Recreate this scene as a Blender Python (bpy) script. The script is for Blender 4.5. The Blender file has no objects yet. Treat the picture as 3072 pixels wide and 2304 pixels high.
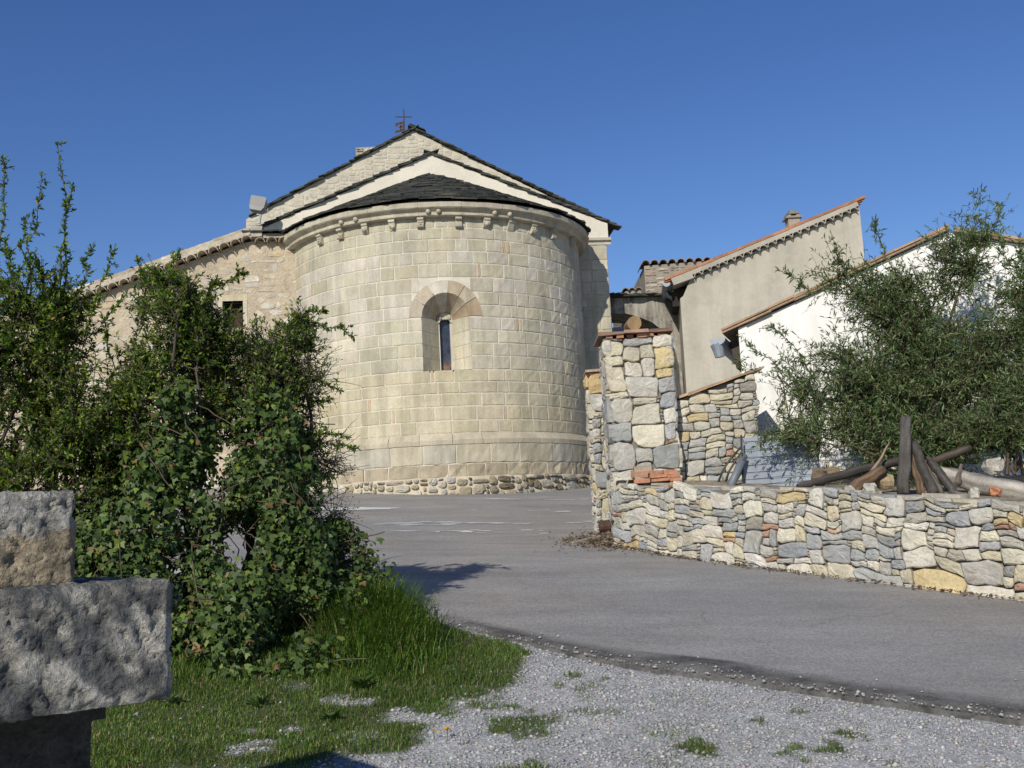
import bpy, math, random
import numpy as np

SC = bpy.context.scene
COL = SC.collection
rng = np.random.default_rng(7)
random.seed(7)
R_ = math.radians

# ------------------------------------------------------------------ camera
PITCH, ROLL, FOC = R_(7.761), R_(2.986), 3200.0
EYE = np.array([0.0, 0.0, 1.6])
_sp, _cp, _sr, _cr = math.sin(PITCH), math.cos(PITCH), math.sin(ROLL), math.cos(ROLL)
_right = np.array([1.0, 0, 0]); _up = np.array([0, -_sp, _cp]); FWD = np.array([0, _cp, _sp])
RX = _cr * _right - _sr * _up
UP = _cr * _up + _sr * _right
cam = bpy.data.cameras.new('camera'); cam.sensor_width = 36.0; cam.lens = FOC / 3072 * 36.0
cam.clip_end = 5000; cam.clip_start = 0.05
camo = bpy.data.objects.new('camera', cam); COL.objects.link(camo)
from mathutils import Matrix, Vector
M = Matrix.Identity(4)
for i in range(3):
    M[i][0] = RX[i]; M[i][1] = UP[i]; M[i][2] = -FWD[i]; M[i][3] = EYE[i]
camo.matrix_world = M
SC.camera = camo

# ------------------------------------------------------------------ sky, sun, exposure
SUN_AZ, SUN_EL = R_(200.5), R_(32.0)
world = bpy.data.worlds.new('World'); SC.world = world; world.use_nodes = True
wn = world.node_tree.nodes; wl = world.node_tree.links
sky = wn.new('ShaderNodeTexSky'); sky.sky_type = 'NISHITA'; sky.sun_disc = False
sky.sun_elevation = SUN_EL; sky.sun_rotation = SUN_AZ
sky.air_density = 1.0; sky.dust_density = 0.2; sky.ozone_density = 2.5; sky.altitude = 300
bg = wn['Background']; bg.inputs['Strength'].default_value = 0.093
hs = wn.new('ShaderNodeHueSaturation'); hs.inputs['Saturation'].default_value = 1.25; hs.inputs['Value'].default_value = 1.13; hs.inputs['Hue'].default_value = .515
wl.new(sky.outputs[0], hs.inputs['Color']); wl.new(hs.outputs[0], bg.inputs[0])
sun = bpy.data.lights.new('sun', 'SUN'); sun.energy = 4.6; sun.angle = R_(0.55); sun.color = (1.0, 0.93, 0.80)
suno = bpy.data.objects.new('sun', sun); COL.objects.link(suno)
_sd = Vector((math.sin(SUN_AZ) * math.cos(SUN_EL), math.cos(SUN_AZ) * math.cos(SUN_EL), math.sin(SUN_EL)))
suno.rotation_euler = (-_sd).to_track_quat('-Z', 'Y').to_euler()
suno.location = (-5, -12, 20)
SC.view_settings.view_transform = 'Standard'; SC.view_settings.look = 'None'
SC.view_settings.exposure = 0.0; SC.view_settings.gamma = 1.0
SC.cycles.max_bounces = 6

# ------------------------------------------------------------------ layout helpers
K = 3072 / 2212
def at(x, y, Y):
    """world point on the line of sight of photo position (x, y) at distance Y"""
    d = (x * K - 1536) / FOC * RX - (y * K - 1152) / FOC * UP + FWD
    return EYE + d * (Y / d[1])
def G(x, y):
    """terrain height"""
    return 0.112 * np.clip(y, -4, 24) - 0.05 * np.clip(x, -20, 14)
def smooth01(t):
    t = np.clip(t, 0, 1); return t * t * (3 - 2 * t)
_nz = np.random.default_rng(3).random((64, 64))
def vnoise(x, y):
    """value noise, tileable table"""
    x = np.asarray(x, float); y = np.asarray(y, float)
    xi = np.floor(x).astype(int); yi = np.floor(y).astype(int)
    fx = x - xi; fy = y - yi; fx = fx * fx * (3 - 2 * fx); fy = fy * fy * (3 - 2 * fy)
    a = _nz[xi % 64, yi % 64]; b = _nz[(xi + 1) % 64, yi % 64]
    c = _nz[xi % 64, (yi + 1) % 64]; d = _nz[(xi + 1) % 64, (yi + 1) % 64]
    return (a * (1 - fx) + b * fx) * (1 - fy) + (c * (1 - fx) + d * fx) * fy
def fbm(x, y):
    return vnoise(x, y) * .55 + vnoise(x * 2.1 + 7, y * 2.1 + 3) * .3 + vnoise(x * 4.3 + 1, y * 4.3 + 9) * .15

# ------------------------------------------------------------------ object helpers
def tag(o, label=None, cat=None, group=None, kind=None):
    if label: o['label'] = label
    if cat: o['category'] = cat
    if group: o['group'] = group
    if kind: o['kind'] = kind
    return o
def empty(name, loc, label, cat, group=None):
    o = bpy.data.objects.new(name, None); COL.objects.link(o); o.empty_display_size = 0.1
    o.location = [float(q) for q in loc]
    return tag(o, label, cat, group)
class MB:
    """collects pieces in world space, builds one mesh object"""
    def __init__(s): s.v = []; s.f = []; s.c = []; s.n = 0
    def add(s, v, f, col=(1, 1, 1)):
        v = np.asarray(v, float).reshape(-1, 3)
        s.v.append(v); n = s.n
        s.f.extend([[i + n for i in q] for q in f])
        c = np.asarray(col, float)
        s.c.append(np.tile(c, (len(v), 1)) if c.ndim == 1 else c)
        s.n += len(v)
    def box(s, p0, ex, ey, ez, col=(1, 1, 1), j=0.0):
        p0, ex, ey, ez = [np.asarray(q, float) for q in (p0, ex, ey, ez)]
        v = np.array([p0, p0 + ex, p0 + ex + ey, p0 + ey, p0 + ez, p0 + ex + ez, p0 + ex + ey + ez, p0 + ey + ez])
        if j: v = v + rng.normal(0, j, v.shape)
        s.add(v, [(0, 3, 2, 1), (4, 5, 6, 7), (0, 1, 5, 4), (1, 2, 6, 5), (2, 3, 7, 6), (3, 0, 4, 7)], col)
    def tube(s, pts, rad, n=8, col=(1, 1, 1), caps=True, jit=0.0):
        pts = np.asarray(pts, float); m = len(pts)
        rad = np.broadcast_to(np.asarray(rad, float), (m,))
        t = np.gradient(pts, axis=0); t /= np.linalg.norm(t, axis=1)[:, None] + 1e-12
        ref = np.array([0, 0, 1.0]) if abs(t[0][2]) < .9 else np.array([1.0, 0, 0])
        a = np.cross(t, ref); a /= np.linalg.norm(a, axis=1)[:, None] + 1e-12
        b = np.cross(t, a)
        th = np.arange(n) / n * 2 * math.pi
        rr = rad[:, None] * (1 + (rng.normal(0, jit, (m, n)) if jit else 0))
        v = pts[:, None, :] + rr[..., None] * (np.cos(th)[None, :, None] * a[:, None, :] + np.sin(th)[None, :, None] * b[:, None, :])
        f = [(i * n + k, i * n + (k + 1) % n, (i + 1) * n + (k + 1) % n, (i + 1) * n + k) for i in range(m - 1) for k in range(n)]
        if caps: f += [tuple(range(n - 1, -1, -1)), tuple(range((m - 1) * n, m * n))]
        s.add(v.reshape(-1, 3), f, col)
    def prism(s, poly, mp, w0, w1, col=(1, 1, 1)):
        """polygon of (u, v) pairs pushed from depth w0 to w1 through the mapping mp(u, v, w)"""
        n = len(poly)
        v = [mp(u, q, w0) for u, q in poly] + [mp(u, q, w1) for u, q in poly]
        s.add(v, [tuple(range(n)), tuple(range(2 * n - 1, n - 1, -1))] + [(i, i + n, (i + 1) % n + n, (i + 1) % n) for i in range(n)], col)
    def build(s, name, mat, parent=None, smooth=False):
        return mesh_obj(name, np.concatenate(s.v), s.f, np.concatenate(s.c), mat, parent, smooth)
def mesh_obj(name, V, F, C, mat, parent=None, smooth=False, k=None):
    """F: list of index tuples, or an (n, k) array of equal polygons"""
    me = bpy.data.meshes.new(name)
    V = np.asarray(V, float)
    off = np.zeros(3)
    if parent is not None:
        p = parent
        while p is not None:
            off = off + np.array(p.location); p = p.parent
    else:
        off = np.array([V[:, 0].mean(), V[:, 1].mean(), V[:, 2].min()])
    V = V - off
    if isinstance(F, np.ndarray):
        k = F.shape[1]; nf = len(F)
        me.vertices.add(len(V)); me.vertices.foreach_set('co', V.astype(np.float32).ravel())
        me.loops.add(nf * k); me.loops.foreach_set('vertex_index', F.astype(np.int32).ravel())
        me.polygons.add(nf); me.polygons.foreach_set('loop_start', np.arange(0, nf * k, k, dtype=np.int32))
        me.update(calc_edges=True)
    else:
        me.from_pydata(V.tolist(), [], F); me.update()
    if C is not None:
        ca = me.color_attributes.new('Col', 'FLOAT_COLOR', 'POINT')
        ca.data.foreach_set('color', np.concatenate([C, np.ones((len(C), 1))], 1).astype(np.float32).ravel())
    if smooth: me.polygons.foreach_set('use_smooth', np.ones(len(me.polygons), dtype=bool))
    me.materials.append(mat)
    o = bpy.data.objects.new(name, me); COL.objects.link(o)
    if parent is not None: o.parent = parent
    else: o.location = off.tolist()
    return o

# ------------------------------------------------------------------ materials
def nmat(name):
    m = bpy.data.materials.new(name); m.use_nodes = True
    return m, m.node_tree.nodes, m.node_tree.links, m.node_tree.nodes['Principled BSDF']
def noise(n, l, scale, detail=5, rough=.6, vec=None):
    t = n.new('ShaderNodeTexNoise'); t.inputs['Scale'].default_value = scale
    t.inputs['Detail'].default_value = detail; t.inputs['Roughness'].default_value = rough
    if vec is None:
        tc = n.new('ShaderNodeTexCoord'); vec = tc.outputs['Object']
    l.new(vec, t.inputs['Vector'])
    return t.outputs['Fac']
def ramp(n, l, src, stops):
    r = n.new('ShaderNodeValToRGB'); l.new(src, r.inputs[0])
    e = r.color_ramp.elements
    while len(e) < len(stops): e.new(0.5)
    for q, (p, c) in zip(e, stops):
        q.position = p; q.color = (c, c, c, 1) if isinstance(c, (int, float)) else (*c, 1)
    return r.outputs[0]
def mix(n, l, mode, fac, a, b):
    x = n.new('ShaderNodeMix'); x.data_type = 'RGBA'; x.blend_type = mode
    if isinstance(fac, (int, float)): x.inputs[0].default_value = fac
    else: l.new(fac, x.inputs[0])
    for i, q in ((6, a), (7, b)):
        if isinstance(q, tuple): x.inputs[i].default_value = (*q, 1)
        else: l.new(q, x.inputs[i])
    return x.outputs[2]
def bump(n, l, h, strength, dist, prev=None):
    b = n.new('ShaderNodeBump'); b.inputs['Strength'].default_value = strength; b.inputs['Distance'].default_value = dist
    l.new(h, b.inputs['Height'])
    if prev is not None: l.new(prev, b.inputs['Normal'])
    return b.outputs['Normal']
def col_mat(name, rough=.9, s1=3.0, s2=30.0, var=(.72, 1.18), fine=(.85, 1.1), b1=(.5, .02), b2=(.4, .006), spec=.3, stain=None, streak=0):
    """vertex colour times two noises, two bumps, optional stain (colour, scale, amount)"""
    m, n, l, p = nmat(name)
    at_ = n.new('ShaderNodeAttribute'); at_.attribute_name = 'Col'
    n1 = noise(n, l, s1, 6); n2 = noise(n, l, s2, 6, .65)
    c = mix(n, l, 'MULTIPLY', 1.0, at_.outputs['Color'], ramp(n, l, n1, [(.3, var[0]), (.7, var[1])]))
    c = mix(n, l, 'MULTIPLY', 1.0, c, ramp(n, l, n2, [(.3, fine[0]), (.7, fine[1])]))
    if stain:
        f = ramp(n, l, noise(n, l, stain[1], 7, .7), [(.5, 0.0), (.5 + stain[3], stain[2])])
        c = mix(n, l, 'MIX', f, c, stain[0])
    if streak:      # run-off marks down the wall
        tc = n.new('ShaderNodeTexCoord'); mp_ = n.new('ShaderNodeMapping'); mp_.inputs['Scale'].default_value = (3.2, 3.2, .35)
        l.new(tc.outputs['Object'], mp_.inputs['Vector'])
        c = mix(n, l, 'MULTIPLY', 1.0, c, ramp(n, l, noise(n, l, 1.6, 6, .65, mp_.outputs[0]), [(.38, 1 - streak * 2.2), (.6, 1.04)]))
    l.new(c, p.inputs['Base Color']); p.inputs['Roughness'].default_value = rough
    p.inputs['Specular IOR Level'].default_value = spec
    nb = bump(n, l, n1, b1[0], b1[1]); nb = bump(n, l, n2, b2[0], b2[1], nb)
    l.new(nb, p.inputs['Normal'])
    return m
def leaf_mat(name, trans=.25, rough=.45, spec=.4):
    m, n, l, p = nmat(name)
    at_ = n.new('ShaderNodeAttribute'); at_.attribute_name = 'Col'
    l.new(at_.outputs['Color'], p.inputs['Base Color']); p.inputs['Roughness'].default_value = rough
    p.inputs['Specular IOR Level'].default_value = spec
    t = n.new('ShaderNodeBsdfTranslucent')
    c = mix(n, l, 'MULTIPLY', 1.0, at_.outputs['Color'], (1.3, 1.5, .5))
    l.new(c, t.inputs['Color'])
    s = n.new('ShaderNodeMixShader'); s.inputs[0].default_value = trans
    l.new(p.outputs[0], s.inputs[1]); l.new(t.outputs[0], s.inputs[2])
    l.new(s.outputs[0], n['Material Output'].inputs['Surface'])
    return m
def plain(name, col, rough=.6, metal=0.0, scale=8, var=.15, bmp=.15):
    m, n, l, p = nmat(name)
    f = noise(n, l, scale, 6)
    lo = tuple(q * (1 - var) for q in col); hi = tuple(min(1, q * (1 + var)) for q in col)
    l.new(ramp(n, l, f, [(.3, lo), (.7, hi)]), p.inputs['Base Color'])
    p.inputs['Roughness'].default_value = rough; p.inputs['Metallic'].default_value = metal
    l.new(bump(n, l, f, bmp, .01), p.inputs['Normal'])
    return m
MAT = {}
MAT['ashlar'] = col_mat('ashlar_stone', .92, 2.2, 26, (.85, 1.1), (.88, 1.08), (.25, .02), (.6, .008), stain=((.25, .225, .16), 1.7, .38, .22), streak=.09)
MAT['rubble'] = col_mat('rubble_stone', .9, 5.0, 38, (.74, 1.2), (.8, 1.14), (.6, .03), (.7, .012), stain=((.40, .29, .14), 7, .45, .25))
MAT['mortar'] = col_mat('lime_mortar', .95, 3, 45, (.8, 1.12), (.85, 1.1), (.4, .02), (.7, .01))
MAT['rough_wall'] = col_mat('rubble_render', .95, 2.5, 20, (.78, 1.15), (.82, 1.12), (.7, .05), (.9, .02))
MAT['slate'] = col_mat('slate', .75, 6, 40, (.6, 1.3), (.7, 1.25), (.4, .02), (.5, .006), stain=((.06, .085, .03), 5, .6, .2))
MAT['tile'] = col_mat('terracotta', .85, 5, 40, (.7, 1.2), (.8, 1.15), (.3, .01), (.4, .004), stain=((.22, .19, .14), 9, .5, .2))
MAT['plaster'] = col_mat('cement_render', .93, .55, 14, (.8, 1.1), (.94, 1.04), (.2, .02), (.25, .004), stain=((.17, .16, .14), .9, .45, .25), streak=.03)
MAT['white'] = col_mat('whitewash', .9, .9, 22, (.95, 1.02), (.97, 1.02), (.25, .02), (.25, .004), stain=((.46, .44, .39), 1.5, .45, .25), streak=.05)
MAT['wood'] = col_mat('weathered_wood', .85, 4, 50, (.7, 1.25), (.75, 1.2), (.5, .02), (.6, .006))
MAT['bark'] = col_mat('bark', .9, 9, 60, (.7, 1.2), (.8, 1.2), (.5, .01), (.5, .004))
MAT['granite'] = col_mat('granite', .92, 14.0, 60, (.62, 1.3), (.6, 1.35), (1.0, .05), (1.0, .014), stain=((.05, .052, .055), 5.0, .75, .2))
MAT['leaf'] = leaf_mat('small_leaf', .33, .5, .35)
MAT['ivy'] = leaf_mat('ivy_leaf', .12, .55, .3)
MAT['willow'] = leaf_mat('narrow_leaf', .4, .5, .35)
MAT['grass'] = leaf_mat('grass_blade', .3, .5, .3)
MAT['litter'] = col_mat('dry_leaf', .9, 8, 40)
MAT['pebble'] = col_mat('pebble', .9, 30, 120, (.85, 1.12), (.85, 1.1), (.2, .004), (.3, .002))
MAT['metal'] = plain('grey_metal', (.33, .34, .34), .5, .0)
MAT['zinc'] = plain('zinc', (.25, .285, .33), .45, .2)
MAT['rust'] = plain('rusty_iron', (.07, .035, .025), .8, .2, 20, .35)
MAT['black'] = plain('black_plastic', (.03, .032, .036), .5)
MAT['pvc'] = plain('grey_plastic_pipe', (.13, .15, .18), .5)
MAT['bluepanel'] = plain('blue_grey_sheet', (.25, .28, .325), .5, .0, 1.2, .14)
MAT['petal'] = plain('yellow_petal', (.8, .5, .01), .6)
MAT['dark'] = plain('dark_room', (.015, .014, .013), .9)

def glass_mat():
    m, n, l, p = nmat('window_glass')
    at_ = n.new('ShaderNodeAttribute'); at_.attribute_name = 'Col'
    f = noise(n, l, 7, 4)
    l.new(mix(n, l, 'MULTIPLY', 1.0, at_.outputs['Color'], ramp(n, l, f, [(.3, .4), (.7, 1.5)])), p.inputs['Base Color'])
    p.inputs['Roughness'].default_value = .18; p.inputs['Specular IOR Level'].default_value = .5
    return m
MAT['glass'] = glass_mat()

# ------------------------------------------------------------------ masonry helpers
def pack(W, H, g, gv, size, occ=None):
    """random ashlar packing on a grid; size(u, v) -> wished width and height in metres"""
    nu, nv = int(round(W / g)), int(round(H / gv))
    o = np.zeros((nv, nu), bool) if occ is None else occ.copy()
    out = []
    for j in range(nv):
        for i in range(nu):
            if o[j, i]: continue
            w, h = size(i * g, j * gv)
            wi, hi = max(1, int(round(w / g))), max(1, int(round(h / gv)))
            k = 0
            while k < wi and i + k < nu and not o[j, i + k]: k += 1
            if wi < k <= wi + 1: wi = k
            wi = min(k, wi)
            hi = min(hi, nv - j, max(1, int(round(1.15 * wi * g / gv))))
            while hi > 1 and o[j:j + hi, i:i + wi].any(): hi -= 1
            o[j:j + hi, i:i + wi] = True
            out.append((i * g, j * gv, (i + wi) * g, (j + hi) * gv))
    return out
def stone(mb, rect, mp, col, gap=.008, proud=.03, bulge=.015, corner=.25, warp=None, back=-.05, tilt=.06, edge=3, bev=.55):
    u0, v0, u1, v1 = rect
    w, h = u1 - u0 - 2 * gap, v1 - v0 - 2 * gap
    if w < .008 or h < .008: return
    uc, vc = (u0 + u1) / 2, (v0 + v1) / 2
    t = np.linspace(-1, 1, edge + 1)[:-1]
    su = np.concatenate([t, np.ones(edge), -t, -np.ones(edge)])
    sv = np.concatenate([-np.ones(edge), t, np.ones(edge), -t])
    cut = rng.uniform(.1, 1.1, 4) * corner * min(w, h)
    pu, pv = su * w / 2, sv * h / 2
    for q, (a, b) in enumerate(((-1, -1), (1, -1), (1, 1), (-1, 1))):
        d = np.abs(pu - a * w / 2) + np.abs(pv - b * h / 2)
        m = d < cut[q]
        pu = np.where(m, pu - a * (cut[q] - d) * .5, pu); pv = np.where(m, pv - b * (cut[q] - d) * .5, pv)
    mn = min(w, h)
    pu = pu + rng.normal(0, .014 * mn, len(pu)); pv = pv + rng.normal(0, .022 * mn, len(pv))
    sk = rng.normal(0, .05, 4); pu = pu + sk[0] * pv + sk[1] * pu * pv / max(h, .02); pv = pv + sk[2] * pu * min(1, h / w) + sk[3] * pu * pv / max(w, .02)
    n = len(pu)
    tx, ty = rng.normal(0, tilt, 2)
    pr = proud * rng.uniform(.6, 1.25)
    bw = min(.014, .2 * mn) * bev / .55
    k = (1 - 2 * bw / np.array([w, h]).clip(.02)).clip(.55, .985)
    pw = lambda f, q: np.maximum(pr + (tx * pu + ty * pv) * f + rng.normal(0, q, n), .004)
    rings = [(1.0, 1.0, np.full(n, back)), (1.0, 1.0, pw(1, .15 * bulge) - .012), (k[0], k[1], pw(1, .3 * bulge)),
             (k[0] * .55, k[1] * .55, pw(.55, .45 * bulge) + bulge * .5)]
    V = []
    for a, b, ww in rings:
        U, Q = uc + pu * a, vc + pv * b
        if warp is not None:
            dU, dQ = warp(U, Q); U = U + dU; Q = Q + dQ
        V += [mp(x, y, z) for x, y, z in zip(U, Q, np.maximum(ww, back + .01) if ww[0] != back else ww)]
    U, Q = np.array([uc]), np.array([vc])
    if warp is not None:
        dU, dQ = warp(U, Q); U = U + dU; Q = Q + dQ
    V.append(mp(U[0], Q[0], pr + bulge * rng.uniform(.2, .9)))
    F = [(r * n + i, r * n + (i + 1) % n, (r + 1) * n + (i + 1) % n, (r + 1) * n + i) for r in range(3) for i in range(n)]
    F += [(3 * n + i, 3 * n + (i + 1) % n, 4 * n) for i in range(n)]
    mb.add(V, F, col)
def make_warp(seed, amp, lam):
    a, b = seed * 3.7, seed * 5.1
    def wf(u, v):
        return (amp * 2 * (fbm(u / lam + a, v / lam + b) - .5), amp * 2 * (fbm(u / lam + b + 11, v / lam + a + 5) - .5))
    return wf
def flat_map(o, d, n):
    o, d, n = [np.asarray(q, float) for q in (o, d, n)]
    d = d / np.linalg.norm(d); n = n / np.linalg.norm(n)
    return lambda u, v, w: o + d * u + n * w + np.array([0, 0, v])
RUB = [(.34, .345, .34), (.28, .295, .30), (.42, .41, .37), (.49, .455, .36), (.52, .49, .41), (.46, .42, .32), (.50, .41, .24), (.54, .52, .46), (.40, .385, .34), (.31, .295, .26), (.47, .455, .40)]
RUBW = np.array([.15, .11, .15, .13, .12, .07, .03, .09, .08, .03, .06])
def rubcol(w=1, h=1, brick=.07):
    if h < .06 and rng.random() < brick * 1.3: c = np.array((.38, .24, .17))
    else: c = np.array(RUB[rng.choice(len(RUB), p=RUBW / RUBW.sum())])
    return c * rng.uniform(.85, 1.12) * np.array([1, 1, rng.uniform(.94, 1.05)])

# ================================================================== GROUND, ROAD
EDGE = np.array([(-40, 30), (-14, 19), (-6, 12.6), (-3.0, 10.3), (-1.61, 9.2), (-1.24, 8.77), (-.82, 8.3), (-.45, 7.87), (.34, 7.01), (.86, 6.59), (1.46, 6.22), (1.89, 5.94), (2.49, 5.58), (6, 3.9), (14, 1.0), (40, -6)])
def y_edge(x): return np.interp(x, EDGE[:, 0], EDGE[:, 1]) + .10 * (fbm(np.asarray(x) * 1.7 + 3, np.asarray(x) * 0 + 1.5) - .5)
def axis(lo, hi, fine0, fine1, step):
    a = np.arange(fine0, fine1, step)
    l = fine0 - np.cumsum(np.geomspace(step * 2, 60, 24)); r = fine1 + np.cumsum(np.geomspace(step * 2, 60, 24))
    return np.concatenate([l[::-1], a, r])
def ground_z(x, y):
    z = G(x, y) + .05 * (fbm(x * .9, y * .9) - .5) * (np.abs(y - 6) < 12)
    # a low bank under the hedge
    z = z + .10 * np.exp(-((x + 2.2) / 1.6) ** 2 - ((y - 7.3) / .8) ** 2)
    e = y - y_edge(x)
    return np.where(e > .12, G(x, y) - .06, np.where(e > -.06, np.minimum(z, G(x, y) - .012), z))
def build_ground():
    X = axis(0, 0, -6, 7, .06); Y = axis(0, 0, 2.5, 11, .06)
    xx, yy = np.meshgrid(X, Y)
    zz = ground_z(xx, yy) + np.where((yy < 9), .012 * (fbm(xx * 9, yy * 9) - .5), 0)
    V = np.stack([xx, yy, zz], -1).reshape(-1, 3)
    ny, nx = xx.shape
    i = np.arange(ny - 1)[:, None] * nx + np.arange(nx - 1)[None]
    F = np.stack([i, i + 1, i + nx + 1, i + nx], -1).reshape(-1, 4)
    m, n, l, p = nmat('gravel_ground')
    tc = n.new('ShaderNodeTexCoord')
    v = n.new('ShaderNodeTexVoronoi'); v.inputs['Scale'].default_value = 48; l.new(tc.outputs['Object'], v.inputs['Vector'])
    bw = n.new('ShaderNodeRGBToBW'); l.new(v.outputs['Color'], bw.inputs[0])
    grav = ramp(n, l, bw.outputs[0], [(.1, (.22, .225, .23)), (.5, (.33, .335, .34)), (.9, (.46, .46, .455))])
    grav = mix(n, l, 'MULTIPLY', 1.0, grav, ramp(n, l, noise(n, l, 1.3, 5), [(.3, .8), (.7, 1.1)]))
    at_ = n.new('ShaderNodeAttribute'); at_.attribute_name = 'Col'
    soil = ramp(n, l, noise(n, l, 22, 6), [(.3, (.035, .05, .014)), (.7, (.085, .085, .035))])
    sep = n.new('ShaderNodeSeparateColor'); l.new(at_.outputs['Color'], sep.inputs[0])
    c = mix(n, l, 'MIX', sep.outputs[0], grav, soil)
    l.new(c, p.inputs['Base Color']); p.inputs['Roughness'].default_value = .95
    nb = bump(n, l, v.outputs['Distance'], .6, .012); nb = bump(n, l, noise(n, l, 60, 5), .5, .006, nb)
    l.new(nb, p.inputs['Normal'])
    g = grass_mask(V[:, 0], V[:, 1])
    C = np.stack([g, g, g], 1)
    tag(mesh_obj('ground', V, F, C, m, None, True), kind='structure')
def grass_mask(x, y):
    """1 where turf covers the gravel"""
    b = np.interp(x, [-6, -2.2, -1.2, -.6, -.15, .15, .6, 3], [4.4, 4.5, 4.75, 5.3, 6.3, 7.5, 8, 9])     # below this: gravel shows
    m = smooth01((y - b) / .55 + .5 + 1.9 * (fbm(x * 2.3, y * 2.3) - .5))
    m = m * (1 - .85 * smooth01((fbm(x * 3.7 + 31, y * 3.7 + 8) - .60) / .08) * smooth01((6.6 - y) / .9))
    patch = smooth01((fbm(x * 3.1 + 20, y * 3.1 + 4) - .56) / .1) * smooth01((1.0 - x) / 1.6 + .1)
    spots = smooth01((fbm(x * 5 + 40, y * 5 + 14) - .72) / .07) * (x < 2.0) * .9
    left = smooth01((-.6 - x) / 1.2) * smooth01((fbm(x * 2.6 + 9, y * 2.6 + 2) - .36) / .2)
    r = np.maximum(np.maximum(m, patch * .9), np.maximum(spots, left))
    return np.where(y > y_edge(x) - .02 - .25 * smooth01((x + .9) / .6) * fbm(x * 6, y * 6), 0, r)
build_ground()

def build_road():
    X = np.concatenate([np.linspace(-40, -6, 40), np.arange(-5.95, 7, .05), np.linspace(7.1, 40, 40)])
    T = np.concatenate([[0, 0, .006], np.geomspace(.012, 1, 60)])
    rows = []
    ye = y_edge(X) + .02 * (fbm(X * 9, X * 0) - .5)
    yend = 40
    xx = np.tile(X, (len(T), 1)); yy = ye[None] + T[:, None] * (yend - ye[None])
    zz = G(xx, yy) + .028 + .012 * (fbm(xx * .5, yy * .5) - .5)
    zz[0] -= .06; zz[1] -= .012
    V = np.stack([xx, yy, zz], -1).reshape(-1, 3); ny, nx = xx.shape
    i = np.arange(ny - 1)[:, None] * nx + np.arange(nx - 1)[None]
    F = np.stack([i, i + 1, i + nx + 1, i + nx], -1).reshape(-1, 4)
    d = (V[:, 1] - y_edge(V[:, 0]))
    wid = .30 + .22 * fbm(V[:, 0] * 1.1, V[:, 0] * 0 + 4)
    band = smooth01((wid - d) / .07) * smooth01((V[:, 0] + .9) / .8)
    C = np.stack([band, band, band], 1)
    m, n, l, p = nmat('asphalt')
    at_ = n.new('ShaderNodeAttribute'); at_.attribute_name = 'Col'
    sep = n.new('ShaderNodeSeparateColor'); l.new(at_.outputs['Color'], sep.inputs[0])
    tc = n.new('ShaderNodeTexCoord')
    v = n.new('ShaderNodeTexVoronoi'); v.inputs['Scale'].default_value = 85; l.new(tc.outputs['Object'], v.inputs['Vector'])
    bw = n.new('ShaderNodeRGBToBW'); l.new(v.outputs['Color'], bw.inputs[0])
    c0 = ramp(n, l, bw.outputs[0], [(.15, (.19, .183, .172)), (.85, (.31, .30, .283))])
    mp_ = n.new('ShaderNodeMapping'); mp_.inputs['Scale'].default_value = (.35, 1.1, 1); mp_.inputs['Rotation'].default_value = (0, 0, .7)
    l.new(tc.outputs['Object'], mp_.inputs['Vector'])
    c0 = mix(n, l, 'MULTIPLY', 1.0, c0, ramp(n, l, noise(n, l, 1.1, 7, .6, mp_.outputs[0]), [(.3, .80), (.7, 1.14)]))
    c0 = mix(n, l, 'MULTIPLY', 1.0, c0, ramp(n, l, noise(n, l, .45, 3), [(.35, (1.0, .97, .94)), (.65, (.95, .98, 1.02))]))
    wv = n.new('ShaderNodeTexVoronoi'); wv.feature = 'DISTANCE_TO_EDGE'; wv.inputs['Scale'].default_value = .55
    nz = n.new('ShaderNodeTexNoise'); nz.inputs['Scale'].default_value = 2.5; nz.inputs['Detail'].default_value = 6; l.new(tc.outputs['Object'], nz.inputs['Vector'])
    vm = n.new('ShaderNodeVectorMath'); vm.operation = 'MULTIPLY_ADD'; l.new(nz.outputs['Color'], vm.inputs[0]); vm.inputs[1].default_value = (.5, .5, 0); l.new(tc.outputs['Object'], vm.inputs[2])
    l.new(vm.outputs[0], wv.inputs['Vector'])
    crack = mix(n, l, 'MULTIPLY', 1.0, ramp(n, l, wv.outputs['Distance'], [(.0, 1.0), (.007, 0.0)]), ramp(n, l, noise(n, l, .8, 3), [(.5, 0.0), (.6, .35)]))
    cbw = n.new('ShaderNodeRGBToBW'); l.new(crack, cbw.inputs[0])
    c0 = mix(n, l, 'MIX', cbw.outputs[0], c0, (.06, .057, .052))
    c0 = mix(n, l, 'MULTIPLY', 1.0, c0, ramp(n, l, noise(n, l, 4.5, 8, .7, mp_.outputs[0]), [(.32, .86), (.62, 1.06)]))
    c1 = ramp(n, l, noise(n, l, 30, 6), [(.3, (.022, .021, .02)), (.7, (.085, .082, .076))])
    f = mix(n, l, 'MULTIPLY', 1.0, sep.outputs[0], ramp(n, l, noise(n, l, 6, 6), [(.3, .55), (.6, 1.0)]))
    bwf = n.new('ShaderNodeRGBToBW'); l.new(f, bwf.inputs[0])
    c = mix(n, l, 'MIX', bwf.outputs[0], c0, c1)
    l.new(c, p.inputs['Base Color']); p.inputs['Roughness'].default_value = .88
    l.new(bump(n, l, v.outputs['Distance'], .35, .006), p.inputs['Normal'])
    tag(mesh_obj('road', V, F, C, m, None, True), kind='structure')
build_road()

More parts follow.
